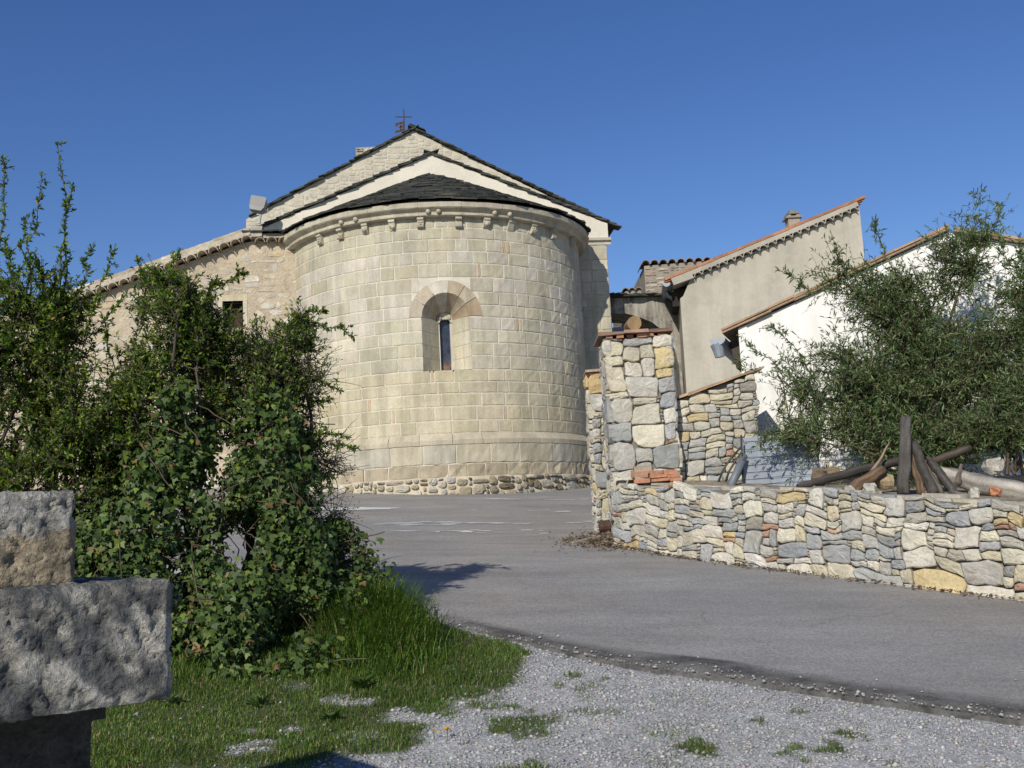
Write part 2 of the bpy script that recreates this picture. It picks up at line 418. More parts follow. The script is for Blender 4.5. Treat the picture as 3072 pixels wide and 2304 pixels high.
def road_marks():
    mb = MB()
    def blot(cx, cy, lx, ly, rot=0.0, n=16, rough=.35):
        a = np.arange(n) / n * 2 * math.pi
        r = 1 + rough * (rng.random(n) - .5) * 2
        u, v = lx * np.cos(a) * r, ly * np.sin(a) * r
        x = cx + u * math.cos(rot) - v * math.sin(rot); y = cy + u * math.sin(rot) + v * math.cos(rot)
        z = G(x, y) + .034 + .012 * (fbm(x * .5, y * .5) - .5)
        mb.add(np.stack([x, y, z], 1), [tuple(range(n))], (.62, .62, .60))
    blot(-2.75, 16.9, .85, .23, .03, 24, .12)
    for k in range(26):      # worn paint, broken into flakes
        blot(rng.normal(-1.0, .45), rng.normal(14.75, .14), rng.uniform(.04, .22), rng.uniform(.015, .05), .05)
    for k in range(14): blot(rng.normal(-.68, .3), rng.normal(13.75, .12), rng.uniform(.03, .18), rng.uniform(.015, .05), -.1)
    for cx, cy, lx, ly in ((.1, 13.9, .11, .05), (.3, 13.55, .07, .04), (.27, 13.85, .04, .03), (.66, 16.35, .16, .07), (.45, 16.6, .03, .03), (.2, 16.5, .05, .03), (1.0, 14.95, .18, .05), (.75, 14.75, .12, .04), (1.15, 15.2, .1, .04),
                          (-.42, 18.7, .22, .06), (-.1, 18.65, .18, .04), (.8, 18.55, .32, .045), (1.15, 18.6, .12, .06), (-.7, 16.7, .05, .03)):
        blot(cx, cy, lx, ly, rng.normal(0, .1))
    tag(mb.build('road_marking', col_mat('worn_paint', .8, 6, 60, (.8, 1.1), (.8, 1.1)), None), kind='structure')
road_marks()

# ================================================================== CHURCH
PSI = R_(6)
AC = np.array([-1.55, 23.0]); AR = 3.16
CN = np.array([math.sin(PSI), -math.cos(PSI), 0]); CD = np.array([math.cos(PSI), math.sin(PSI), 0])
def cyl(u, v, w, R=None):
    R = R or AR
    th = u / AR
    return np.array([AC[0] + (R + w) * math.sin(th), AC[1] - (R + w) * math.cos(th), v])
def th_of(x, y, z=None, R=AR):
    d = (x * K - 1536) / FOC * RX - (y * K - 1152) / FOC * UP + FWD
    a = d[0] ** 2 + d[1] ** 2; b = -2 * (d[0] * AC[0] + d[1] * AC[1]); c = AC @ AC - R * R
    t = (-b - math.sqrt(max(b * b - 4 * a * c, 0))) / (2 * a); p = EYE + t * d
    return math.atan2(p[0] - AC[0], AC[1] - p[1]), p[2]
church = empty('church', (-1.55, 23, 2.4), 'pale stone church with round apse, slate roofs and a narrow arched window', 'church')
T0, T1 = PSI - math.pi / 2, PSI + math.pi / 2
UW = th_of(963, 677)[0] * AR                      # window axis
Z_SILL, Z_SPR = 4.64, 5.67
W2, RO = .455, .70
ASH = [(.42, .395, .29), (.45, .425, .335), (.475, .45, .37), (.44, .395, .275), (.39, .375, .28), (.465, .425, .345), (.425, .405, .32), (.46, .42, .335), (.365, .355, .265)]
def ashcol(): return (.45 * np.array(ASH[rng.integers(len(ASH))]) + .55 * np.array((.455, .42, .322))) * rng.uniform(1.03, 1.19)
def ashlar_block(mb, u0, v0, u1, v1, mp, col, gap=.006, proud=.004, rough=.004, back=-.03):
    """a dressed block with worn arrises and a nearly flat face"""
    bv = min(.013, (u1 - u0) * .2)
    ni = max(2, int((u1 - u0) / .10))
    U = np.concatenate([[u0 + gap], np.linspace(u0 + gap + bv, u1 - gap - bv, ni + 1), [u1 - gap]])
    Vv = np.concatenate([[v0 + gap], np.linspace(v0 + gap + bv, v1 - gap - bv, 3), [v1 - gap]])
    nu, nv = len(U) - 1, len(Vv) - 1
    V = []
    tu, tv = rng.normal(0, .004, 2); pr = proud + abs(rng.normal(0, rough))
    jw = rng.normal(0, .0025, (nv + 1, nu + 1, 2)); cc = rng.uniform(.2, 1, 4) * .014
    for j, v in enumerate(Vv):
        for i, u in enumerate(U):
            e = i in (0, nu) or j in (0, nv)
            c = cc[(i == nu) + 2 * (j == nv)] if (i in (0, nu) and j in (0, nv)) else 0
            uu = u + jw[j, i, 0] + (c if i == 0 else -c if i == nu else 0); vv = v + jw[j, i, 1]
            V.append(mp(uu, vv, pr + tu * (u - u0) + tv * (v - v0) + rng.normal(0, rough * .7) - (.006 if e else 0)))
    n = nu + 1
    F = [(j * n + i, j * n + i + 1, (j + 1) * n + i + 1, (j + 1) * n + i) for j in range(nv) for i in range(nu)]
    ring = [i for i in range(nu)] + [j * n + nu for j in range(nv)] + [nv * n + i for i in range(nu, 0, -1)] + [j * n for j in range(nv, 0, -1)]
    m = len(V)
    for q in ring:
        j, i = divmod(q, n)
        V.append(mp(U[i], Vv[j], back))
    F += [(ring[k], m + k, m + (k + 1) % len(ring), ring[(k + 1) % len(ring)]) for k in range(len(ring))]
    mb.add(V, F, col)
def apse_wall():
    # mortar core behind the blocks, with the window left open
    mb = MB()
    th = np.linspace(T0, T1, 321); zz = np.arange(1.6, 7.85, .04)
    V = np.array([[AC[0] + (AR - .0035 + (.075 if z < 3.3 else 0)) * math.sin(t), AC[1] - (AR - .0035 + (.075 if z < 3.3 else 0)) * math.cos(t), z] for z in zz for t in th])
    F = []
    n = len(th)
    for j in range(len(zz) - 1):
        for i in range(n - 1):
            a = (th[i] + th[i + 1]) / 2 * AR - UW; z = (zz[j] + zz[j + 1]) / 2
            if (abs(a) < W2 and Z_SILL - .02 < z < Z_SPR) or (z >= Z_SPR and math.hypot(a, z - Z_SPR) < W2 + .04): continue
            F.append((j * n + i, j * n + i + 1, (j + 1) * n + i + 1, (j + 1) * n + i))
    mb.add(V, F, (.62, .575, .48))
    mb.build('apse_core', MAT['mortar'], church, True)
    # dressed blocks
    b = MB()
    rows = [3.44]
    for h in (.22, .245, .225, .20, .215): rows.append(rows[-1] + h * 1.2 / 1.105)
    rows[-1] = Z_SILL
    for _ in range(10): rows.append(rows[-1] + .254 + rng.normal(0, .012))
    rows.append(7.40); rows.append(7.62)
    rows = sorted(rows)
    for v0, v1 in zip(rows[:-1], rows[1:]):
        zm = (v0 + v1) / 2
        hw = 0
        if Z_SILL - .02 <= v0 and v1 < Z_SPR + .12 and zm < Z_SPR: hw = W2
        elif zm >= Z_SPR - .02 and zm < Z_SPR + RO: hw = max(.0, math.sqrt(max(0, RO ** 2 - max(0, v0 - Z_SPR) ** 2)) - .03)
        tone = rng.normal(0, .03)
        for lo, hi in (((T0 * AR, UW - hw), (UW + hw, T1 * AR)) if hw > .05 else ((T0 * AR, T1 * AR),)):
            cuts = [lo]
            while cuts[-1] < hi - .001:
                w = rng.choice([rng.uniform(.30, .55), rng.uniform(.22, .38), rng.uniform(.5, .78), rng.uniform(.07, .1)], p=[.5, .27, .18, .05])
                cuts.append(min(hi, cuts[-1] + w))
            if len(cuts) > 2 and cuts[-1] - cuts[-2] < .12: cuts.pop(-2)
            for u0, u1 in zip(cuts[:-1], cuts[1:]):
                c = ashcol() * (1 + tone)
                # pale pinkish renewed courses around the window head, ochre wash low down on the left
                if 5.4 < zm < 6.9 and rng.random() < .5: c = np.array((.53, .49, .415)) * rng.uniform(.95, 1.05)
                if zm < 4.6: c = c * np.array([1.03, 1.0, .93])
                if u1 - u0 < .12: c = np.array((.50, .40, .28)) * rng.uniform(.9, 1.1)
                rgh = .002 if u0 / AR < .3 else .0035
                ashlar_block(b, u0, v0, u1, v1, cyl, c, .0072, .003, rgh)
    pl = lambda u, v, w: cyl(u, v, w + .075)
    for v0, v1, wr in ((2.86, 3.225, (.45, .8)), (2.61, 2.86, (.3, .62))):
        u = T0 * AR
        while u < T1 * AR:
            w = rng.uniform(*wr); u1 = min(u + w, T1 * AR)
            c = np.array((.47, .425, .32) if rng.random() < .6 else (.44, .415, .34)) * rng.uniform(.94, 1.06)
            if v0 < 2.7: c = np.array((.40, .345, .25)) * rng.uniform(.88, 1.15)
            ashlar_block(b, u, v0, u1, v1, pl, c, .008, .006, .006 if v0 > 2.7 else .012)
            u = u1
    b.build('apse_wall', MAT['ashlar'], church, False)
    # chamfered string course
    s = MB()
    u = T0 * AR
    while u < T1 * AR:
        u1 = min(u + rng.uniform(.5, .95), T1 * AR)
        U = np.linspace(u + .004, u1 - .004, 6)
        prof = [(-.02, 3.445), (.008, 3.44), (.088, 3.325), (.098, 3.31), (.094, 3.225), (.04, 3.22)]
        V = [cyl(a, z + rng.normal(0, .002), w) for a in U for w, z in prof]; k = len(prof)
        s.add(V, [(i * k + j, (i + 1) * k + j, (i + 1) * k + j + 1, i * k + j + 1) for i in range(5) for j in range(k - 1)] + [tuple(range(k)), tuple(range(6 * k - 1, 5 * k - 1, -1))], np.array((.48, .43, .325)) * rng.uniform(.94, 1.05))
        u = u1
    s.build('string_course', MAT['ashlar'], church, False)
    # rubble footing
    r = MB()
    wf = make_warp(2, .025, .3)
    base = lambda u, v, w: cyl(u, v, w + .125 + (2.6 - v) * .12)
    def sz(u, v):
        big = rng.random()
        return (rng.uniform(.08, .26), rng.uniform(.06, .16)) if big < .75 else (rng.uniform(.22, .42), rng.uniform(.10, .22))
    for q in pack((T1 - T0) * AR, .70, .04, .035, sz):
        uc = q[0] + T0 * AR
        c = np.array([(.44, .40, .31), (.40, .37, .31), (.36, .31, .22), (.48, .45, .38), (.42, .41, .37)][rng.integers(5)]) * rng.uniform(.8, 1.1)
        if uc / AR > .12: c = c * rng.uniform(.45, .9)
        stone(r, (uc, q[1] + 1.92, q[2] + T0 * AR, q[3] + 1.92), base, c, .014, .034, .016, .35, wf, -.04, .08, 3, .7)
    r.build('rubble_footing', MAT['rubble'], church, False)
    m = MB()
    th = np.linspace(T0, T1, 80)
    V = [[AC[0] + (AR + w) * math.sin(t), AC[1] - (AR + w) * math.cos(t), z] for w, z in ((.075, 2.63), (.112, 2.6), (.19, 1.9)) for t in th]
    n = len(th)
    m.add(V, [(j * n + i, (j + 1) * n + i, (j + 1) * n + i + 1, j * n + i + 1) for j in range(2) for i in range(n - 1)], (.50, .44, .33))
    m.build('footing_mortar', MAT['mortar'], church, True)
apse_wall()

def lathe(mb, prof, t0, t1, seg, col, jit=0.0):
    th = np.linspace(t0, t1, seg + 1); k = len(prof)
    V = [[AC[0] + (r + rng.normal(0, jit)) * math.sin(t), AC[1] - (r + rng.normal(0, jit)) * math.cos(t), z + rng.normal(0, jit)] for t in th for r, z in prof]
    mb.add(V, [(i * k + j, (i + 1) * k + j, (i + 1) * k + j + 1, i * k + j + 1) for i in range(seg) for j in range(k - 1)] + [tuple(range(k - 1, -1, -1)), tuple(range(seg * k, (seg + 1) * k))], col)
ZC = 7.60
def cornice():
    c = MB()
    t = T0
    prof = [(AR - .02, ZC - .005), (AR + .12, ZC), (AR + .14, ZC + .012), (AR + .145, ZC + .035), (AR + .13, ZC + .05), (AR + .135, ZC + .085), (AR + .175, ZC + .115), (AR + .215, ZC + .13), (AR + .235, ZC + .15), (AR + .24, ZC + .245), (AR + .10, ZC + .262), (AR - .02, ZC + .262)]
    while t < T1:
        t1 = min(T1, t + rng.uniform(.16, .3))
        lathe(c, prof, t + .0006, t1 - .0006, 6, np.array((.48, .44, .35)) * rng.uniform(.9, 1.08), .0018)
        t = t1
    c.build('cornice', MAT['ashlar'], church, False)
    # corbels under the cornice and stone balls in its hollow
    xs = [958, 1019, 1094, 1175, 1261, 1376, 1461, 1535, 1603, 1664, 1722]
    ys = [730, 710, 690, 680, 668, 668, 672, 682, 698, 716, 745]
    for k, (x, y) in enumerate(zip(xs, ys)):
        th = th_of(x / K, y / K, R=AR + .07)[0]
        d = np.array([math.sin(th), -math.cos(th), 0]); s = np.array([math.cos(th), math.sin(th), 0])
        o = np.array([AC[0], AC[1], 0]) + d * (AR - .02)
        b = MB()
        mp = lambda u, v, w, o=o, d=d, s=s: o + d * u + s * w + np.array([0, 0, v])
        h = .062
        top, low = ZC + .004, ZC - .21
        kind = k % 4
        p0 = [(0, top), (.125, top), (.128, top - .055), (.105, top - .065)]
        if kind == 0: pr = p0 + [(.10, top - .12), (.115, top - .15), (.10, top - .19), (.05, low), (0, low)]
        elif kind == 1: pr = p0 + [(.07, top - .09), (.075, top - .12), (.10, top - .145), (.10, low + .02), (.08, low), (0, low)]
        elif kind == 2: pr = p0 + [(.115, top - .10), (.10, top - .14), (.07, top - .18), (.03, low), (0, low)]
        else: pr = p0 + [(.09, top - .10), (.06, top - .16), (.03, low), (0, low)]
        b.prism([(u, v) for u, v in pr], mp, -h, h, np.array((.46, .43, .34)) * rng.uniform(.9, 1.05))
        def ball(c, r):
            n, m_ = 10, 6
            V = [c + r * np.array([math.sin(a) * math.cos(q), math.sin(a) * math.sin(q), math.cos(a)]) for a in np.linspace(0, math.pi, m_ + 1) for q in np.arange(n) / n * 6.2832]
            b.add(V, [(i * n + j, (i + 1) * n + j, (i + 1) * n + (j + 1) % n, i * n + (j + 1) % n) for i in range(m_) for j in range(n)], (.47, .44, .35))
        if kind == 2: ball(mp(.095, top - .13, 0), .045)
        if kind == 0:
            ball(mp(.10, top - .10, -.025), .022); ball(mp(.10, top - .10, .025), .022); ball(mp(.112, top - .14, 0), .02)
        if k in (1, 3, 8): ball(mp(.085, top - .15, .02), .04); ball(mp(.075, top - .12, -.02), .035)
        b.build('corbel', MAT['ashlar'], church, False)
    for x, y in ((850 + 765 / 4.424, 550 + 520 / 4.424), (850 + 957 / 4.424, 550 + 490 / 4.424), (850 + 1920 / 4.424, 550 + 375 / 4.424), (850 + 2060 / 4.424, 550 + 375 / 4.424), (1350 + 595 / 4.424, 550 + 390 / 4.424), (1350 + 795 / 4.424, 550 + 402 / 4.424)):
        th = th_of(x / K, y / K, R=AR + .17)[0]
        b = MB(); c = np.array([AC[0] + (AR + .165) * math.sin(th), AC[1] - (AR + .165) * math.cos(th), ZC + .075])
        n, m_ = 12, 8
        V = [c + .05 * np.array([math.sin(a) * math.cos(q), math.sin(a) * math.sin(q), math.cos(a)]) for a in np.linspace(0, math.pi, m_ + 1) for q in np.arange(n) / n * 6.2832]
        b.add(V, [(i * n + j, (i + 1) * n + j, (i + 1) * n + (j + 1) % n, i * n + (j + 1) % n) for i in range(m_) for j in range(n)], (.46, .42, .33))
        b.build('stone_ball', MAT['ashlar'], church, True)
cornice()

def window():
    thw = UW / AR
    d = np.array([math.sin(thw), -math.cos(thw), 0]); s = np.array([math.cos(thw), math.sin(thw), 0])
    ctr = np.array([AC[0], AC[1], 0])
    DEP = .47
    back = lambda a, z, w=0.0: ctr + d * (AR - DEP + w) + s * a + np.array([0, 0, z])
    face = lambda a, z, w=0.0: cyl(UW + a, z, w)
    sur = MB(); A2 = .155
    sb = .125
    # jambs in courses
    zs = [Z_SILL, Z_SILL + .25, Z_SILL + .50, Z_SILL + .76, Z_SPR]
    for sg in (-1, 1):
        for z0, z1 in zip(zs[:-1], zs[1:]):
            sp = rng.uniform(.35, .65)
            def P(q, z):
                f = face(sg * W2, z, .002); bk = back(sg * sb, z)
                return f * (1 - q) + bk * q
            for q0, q1 in ((0, sp), (sp, 1)):
                e = .004
                V = [P(q0 + e, z0 + e), P(q1 - e, z0 + e), P(q1 - e, z1 - e), P(q0 + e, z1 - e)]
                sur.add(V, [(0, 1, 2, 3)], ashcol() * (1.08 if sg > 0 else 1.0))
    # mortar behind the jambs and the vault
    arc = np.linspace(math.pi, 0, 25)
    mo = MB()
    Vf = [face(-W2 - .006, z) for z in np.linspace(Z_SILL, Z_SPR, 6)] + [face((W2 + .006) * math.cos(a), Z_SPR + (W2 + .006) * math.sin(a)) for a in arc] + [face(W2 + .006, z) for z in np.linspace(Z_SPR, Z_SILL, 6)]
    Vb = [back(-sb - .006, z) for z in np.linspace(Z_SILL, Z_SPR, 6)] + [back((A2 + .006) * math.cos(a), Z_SPR + (A2 + .006) * math.sin(a)) for a in arc] + [back(sb + .006, z) for z in np.linspace(Z_SPR, Z_SILL, 6)]
    n = len(Vf); mo.add(Vf + Vb, [(i, i + 1, n + i + 1, n + i) for i in range(n - 1)], (.58, .53, .45))
    # arch stones: front ring and splayed soffit
    cuts = [math.pi, 2.62, 2.05, 1.45, .98, .55, 0.0]
    tones = [(.42, .37, .29), (.46, .40, .31), (.60, .56, .48), (.44, .36, .26), (.50, .43, .32), (.40, .31, .21)]
    for a0, a1, c in zip(cuts[:-1], cuts[1:], tones):
        aa = np.linspace(a0 - .012, a1 + .012, 7); V = []
        for a in aa:
            ca, sa = math.cos(a), math.sin(a)
            V += [face(RO * ca, Z_SPR + RO * sa, -.03), face(RO * ca, Z_SPR + RO * sa, .010), face(W2 * ca, Z_SPR + W2 * sa, .010), back(A2 * ca, Z_SPR + A2 * sa)]
        sur.add(V, [(i * 4 + j, i * 4 + j + 1, i * 4 + 4 + j + 1, i * 4 + 4 + j) for i in range(6) for j in range(3)], np.array(c))
    # carved head stone with the top of the slit, and the sill
    hd = MB()
    TOP = Z_SPR + .01
    out = [(A2 * math.cos(a), Z_SPR + A2 * math.sin(a)) for a in np.linspace(0, math.pi, 13)]
    inn = [(-.108, Z_SPR - .04), (-.085, TOP), (-.06, TOP + .018), (.06, TOP + .018), (.085, TOP), (.108, Z_SPR - .04)]
    hd.prism([(A2, Z_SPR - .04)] + out + [(-A2, Z_SPR - .04)] + inn, lambda u, v, w: back(u, v, w), .03, -.08, (.50, .46, .38))
    for a in (-.09, .09):
        n_, m_ = 10, 6; c = back(a, Z_SPR + .06, .03)
        V = [c + np.array([.035, .035, .05]) * np.array([math.sin(p) * math.cos(q), math.sin(p) * math.sin(q), math.cos(p)]) for p in np.linspace(0, math.pi, m_ + 1) for q in np.arange(n_) / n_ * 6.2832]
        hd.add(V, [(i * n_ + j, (i + 1) * n_ + j, (i + 1) * n_ + (j + 1) % n_, i * n_ + (j + 1) % n_) for i in range(m_) for j in range(n_)], (.44, .41, .34))
    for sg in (-1, 1):
        hd.prism([(sg * .108, Z_SILL), (sg * (sb + .02), Z_SILL), (sg * (sb + .02), Z_SPR - .04), (sg * .108, Z_SPR - .04)], lambda u, v, w: back(u, v, w), .0, -.08, (.56, .53, .47))
    hd.add([face(-W2 - .02, Z_SILL, .0), face(W2 + .02, Z_SILL, .0), back(sb + .03, Z_SILL + .003, -.1), back(-sb - .03, Z_SILL + .003, -.1)], [(0, 1, 2, 3)], (.56, .52, .45))
    win = sur.build('arched_window', MAT['ashlar'], church, False)
    mo.build('window_mortar', MAT['mortar'], win, True)
    hd.build('window_head', MAT['ashlar'], win, False)
    g = MB()
    zz = np.linspace(Z_SILL, TOP + .02, 15)
    V = [back(a, z, -.10) for z in zz for a in (-.115, -.035, .035, .115)]
    C = []
    for j, z in enumerate(zz):
        for i in range(4):
            C.append((.16, .10, .07) if j in (1, 2) and i in (1, 2) else (.09, .065, .05) if j <= 3 else (.035, .042, .06) if i else (.012, .014, .02))
    g.add(V, [(j * 4 + i, j * 4 + i + 1, j * 4 + 5 + i, j * 4 + 4 + i) for j in range(14) for i in range(3)], np.array(C, float))
    g.build('window_pane', MAT['glass'], win, False)
    fr = MB()
    fr.box(back(.094, Z_SILL, -.09), s * .014, d * .02, (0, 0, Z_SPR - Z_SILL), (.5, .5, .5))
    fr.box(back(-.108, Z_SILL, -.09), s * .022, d * .05, (0, 0, Z_SPR - Z_SILL), (.03, .03, .03))
    fr.build('window_frame', col_mat('frame_paint', .6), win)
window()

def slab(mb, c, du, dv, dn, lu, lv, t, col):
    """thin jagged slate centred at c"""
    n = 8
    base = [(-.5, -.5), (0, -.5), (.5, -.5), (.5, 0), (.5, .5), (0, .5), (-.5, .5), (-.5, 0)]
    P = [(u + rng.normal(0, .05), v + rng.normal(0, .05)) for u, v in base]
    V = [c + du * u * lu + dv * v * lv for u, v in P] + [c + du * u * lu + dv * v * lv + dn * t for u, v in P]
    mb.add(V, [tuple(range(n - 1, -1, -1)), tuple(range(n, 2 * n))] + [(i, (i + 1) % n, n + (i + 1) % n, n + i) for i in range(n)], col)
def slcol(): return np.array([(.050, .052, .052), (.035, .038, .038), (.065, .063, .058), (.05, .058, .045), (.085, .075, .062)][rng.choice(5, p=[.33, .3, .17, .13, .07])]) * rng.uniform(.7, 1.3)
def apse_roof():
    mb = MB()
    z0, r0, z1 = 7.905, AR + .285, 9.60
    sl = (z1 - z0) / r0
    nr = 22
    for k in range(nr):
        r = r0 * (1 - k / nr)
        t = T0
        while t < T1:
            w = rng.uniform(.18, .46); dt = w / max(r, .25)
            tm = t + dt / 2; t += dt * .96
            if tm > T1 + .02: break
            rr = r - .19 + rng.normal(0, .02)
            d = np.array([math.sin(tm), -math.cos(tm), 0]); s = np.array([math.cos(tm), math.sin(tm), 0])
            tilt = sl * .75
            dv = d + np.array([0, 0, -tilt]); dv /= np.linalg.norm(dv)
            dn = np.cross(s, dv); dn = dn if dn[2] > 0 else -dn
            c = np.array([AC[0], AC[1], 0]) + d * rr + np.array([0, 0, z0 + (r0 - rr) * sl - .03 + rng.normal(0, .008)])
            q = (c - np.array([AC[0], AC[1], 0])) @ CN
            if q < .10: continue
            slab(mb, c, s, dv, dn, w * 1.05, .40, rng.uniform(.016, .03), slcol())
    # under-layer that closes the roof
    th = np.linspace(T0, T1, 60)
    V = [[AC[0] + (r0 - .10) * math.sin(t), AC[1] - (r0 - .10) * math.cos(t), z0 - .02] for t in th] + [[AC[0], AC[1], z1 - .06]] + [[AC[0] + (AR - .1) * math.sin(t), AC[1] - (AR - .1) * math.cos(t), z0 - .03] for t in th]
    mb.add(V, [(i, i + 1, 60) for i in range(59)] + [(i, 61 + i, 62 + i, i + 1) for i in range(59)], (.04, .04, .038))
    mb.build('apse_roof', MAT['slate'], church, False)
apse_roof()

def verge_slates(mb, p0, p1, out, n_rows=2, dep=.35, over=.09):
    """overlapping slates along a gable rake from eave p0 to ridge p1; out = direction they stick out of the gable"""
    p0, p1, out = [np.asarray(q, float) for q in (p0, p1, out)]
    L = np.linalg.norm(p1 - p0); t = (p1 - p0) / L
    nrm = np.cross(out, t); nrm = nrm if nrm[2] > 0 else -nrm
    a = -.1
    while a < L - .12:
        w = min(rng.uniform(.22, .42), (L - a + .03))
        tt = t * math.cos(.10) - nrm * math.sin(.10)
        for r in range(n_rows):
            c = p0 + t * (a + w / 2 + r * .12) + nrm * (.012 + r * .024) + out * (over - dep / 2 + rng.normal(0, .018))
            slab(mb, c, tt, out, nrm, w * 1.2, dep, rng.uniform(.018, .028), slcol())
        a += w * .74
def choir():
    # east wall: ashlar below, rendered gable above
    P0 = np.array([AC[0], AC[1], 0])
    mp = lambda u, v, w: P0 + CD * u + CN * w + np.array([0, 0, v])
    XL, XR = -4.0, 3.86
    zi = 7.86
    core = MB(); core.prism([(XL, 1.5), (XR, 1.5), (XR, zi), (XL, zi)], mp, -.01, -6.0, (.56, .52, .44)); core.build('choir_core', MAT['mortar'], church)
    b = MB()
    z = 1.9
    while z < zi - .01:
        h = rng.uniform(.22, .30); z1 = min(z + h, zi)
        if zi - z1 < .12: z1 = zi
        u = 2.9 + rng.uniform(-.2, .1)
        while u < XR - .001:
            w = rng.uniform(.25, .6); u1 = min(u + w, XR)
            if XR - u1 < .18: u1 = XR
            ashlar_block(b, u, z, u1, z1, mp, ashcol() * .98, .006, .004, .003); u = u1
        # right return
        mr = lambda u, v, w: P0 + CD * (XR + w) - CN * u + np.array([0, 0, v])
        u = 0
        while u < 5.9:
            u1 = u + rng.uniform(.3, .6); ashlar_block(b, u + .004, z, u1, z1, mr, ashcol(), .006, .004, .003); u = u1
        z = z1
    b.build('choir_wall', MAT['ashlar'], church, False)
    g = MB()
    apex = (0, 10.0); er = (XR + .05, 8.325); el = (-4.05, 8.26)
    g.prism([(XL, zi + .13), (XR + .045, zi + .13), (XR + .045, er[1]), (apex[0], apex[1]), (el[0], el[1])], mp, .035, -5.9, (.64, .60, .51))
    g.build('choir_gable', MAT['plaster_w'], church)
    im = MB()
    im.prism([(0, zi - .02), (.02, zi - .02), (.03, zi + .035), (.085, zi + .07), (.10, zi + .125), (0, zi + .125)], lambda u, v, w: P0 + CN * u + CD * w + np.array([0, 0, v]), 3.0, XR + .10, (.52, .48, .40))
    im.prism([(0, zi - .02), (.02, zi - .02), (.03, zi + .035), (.085, zi + .07), (.10, zi + .125), (0, zi + .125)], lambda u, v, w: P0 + CD * (XR + u) + CN * w + np.array([0, 0, v]), -.02, -5.9, (.52, .48, .40))
    im.build('impost', MAT['ashlar'], church)
    s = MB()
    a3 = mp(apex[0], apex[1], 0)
    eL, eR = mp(-4.1, 8.25, 0), mp(XR + .24, 8.25, 0)
    verge_slates(s, eR, a3, CN, 2); verge_slates(s, eL, a3, CN, 2)
    for e in (eL, eR):     # roof planes
        q = [e, a3, a3 - CN * 6, e - CN * 6]
        s.add(q + [v + np.array([0, 0, .05]) for v in q], [(0, 1, 2, 3), (7, 6, 5, 4), (0, 4, 5, 1), (1, 5, 6, 2), (2, 6, 7, 3), (3, 7, 4, 0)], (.045, .047, .045))
    s.build('choir_roof', MAT['slate'], church)
    # nave gable behind and above
    N0 = P0 - CN * 4.5
    mn = lambda u, v, w: N0 + CD * u + CN * w + np.array([0, 0, v])
    ap = np.array([-2.29, 27.45]); ua = float((np.array([ap[0], ap[1], 0]) - N0) @ CD)
    za, ze = 12.34, 9.98
    hw = 4.45
    core = MB(); core.prism([(ua - hw, 1.5), (ua + hw - .2, 1.5), (ua + hw - .2, ze + .1), (ua, za), (ua - hw, ze)], mn, -.004, -14, (.52, .485, .40)); core.build('nave_core', MAT['mortar'], church)
    st = MB()
    wf = make_warp(5, .03, .4)
    for q in pack(2 * hw, 3.4, .06, .05, lambda u, v: (rng.uniform(.15, .5), rng.uniform(.08, .2))):
        u0, v0, u1, v1 = q[0] + ua - hw, q[1] + 9.0, q[2] + ua - hw, q[3] + 9.0
        um = (u0 + u1) / 2
        top = za - abs(um - ua) / hw * (za - ze) - .05
        if v1 > top: continue
        stone(st, (u0, v0, u1, v1), mn, np.array([(.50, .465, .38), (.48, .455, .38), (.51, .47, .38)][rng.integers(3)]) * rng.uniform(.95, 1.05), .007, .002, .004, .3, wf, -.05, .015)
    st.build('nave_gable', MAT['rubble'], church)
    s = MB()
    a3 = mn(ua, za + .01, 0); eL, eR = mn(ua - hw + .2, ze + .10, 0), mn(ua + hw + .12, ze - .02, 0)
    verge_slates(s, eR, a3, CN, 2); verge_slates(s, eL, a3, CN, 2)
    for e in (eL, eR):
        q = [e, a3, a3 - CN * 14, e - CN * 14]
        s.add(q + [v + np.array([0, 0, .05]) for v in q], [(0, 1, 2, 3), (7, 6, 5, 4), (0, 4, 5, 1), (1, 5, 6, 2), (2, 6, 7, 3), (3, 7, 4, 0)], (.045, .047, .045))
    slab(s, a3 + np.array([0, 0, .075]) - CN * .05 + CD * .10, CD - np.array([0, 0, .42]), CN, np.array([.42, 0, 1.0]), .42, .2, .022, slcol())
    s.build('nave_roof', MAT['slate'], church)
MAT['plaster_w'] = col_mat('lime_render', .93, .8, 16, (.84, 1.08), (.93, 1.05), (.3, .03), (.3, .006))
choir()

def vane():
    b = at(872, 292, 30.0)
    v = empty('cross_weathervane', (b[0], b[1], 13.0), 'thin iron cross with a rusty cut-out pennant on the church ridge', 'weathervane')
    p = MB(); p.tube([b - np.array([0, 0, .7]), at(873, 262, 30), at(872, 236, 30)], .017, 6); p.tube([at(854, 252.5, 30), at(890, 252.5, 30)], .014, 6)
    p.build('cross', MAT['rust'], v)
    f = MB()
    def q(pts): 
        P = [at(x, y, 30) for x, y in pts]; n = len(P); k = np.array([0, .02, 0])
        f.add(P + [w + k for w in P], [tuple(range(n)), tuple(range(2 * n - 1, n - 1, -1))] + [(i, (i + 1) % n, n + (i + 1) % n, n + i) for i in range(n)])
    q([(873, 261), (873, 281), (869, 283), (869, 262)])
    q([(869, 262), (869, 266), (862, 268), (858, 271), (853, 267)])
    q([(869, 279), (869, 283.5), (853, 287), (855, 281), (861, 281)])
    q([(869, 271), (869, 274), (862, 276), (861, 274)])
    q([(853, 267), (858, 271), (858, 275), (855, 272)])
    q([(866, 264), (864, 267.5), (864, 281), (868, 281)])
    f.build('pennant', MAT['rust'], v)
vane()

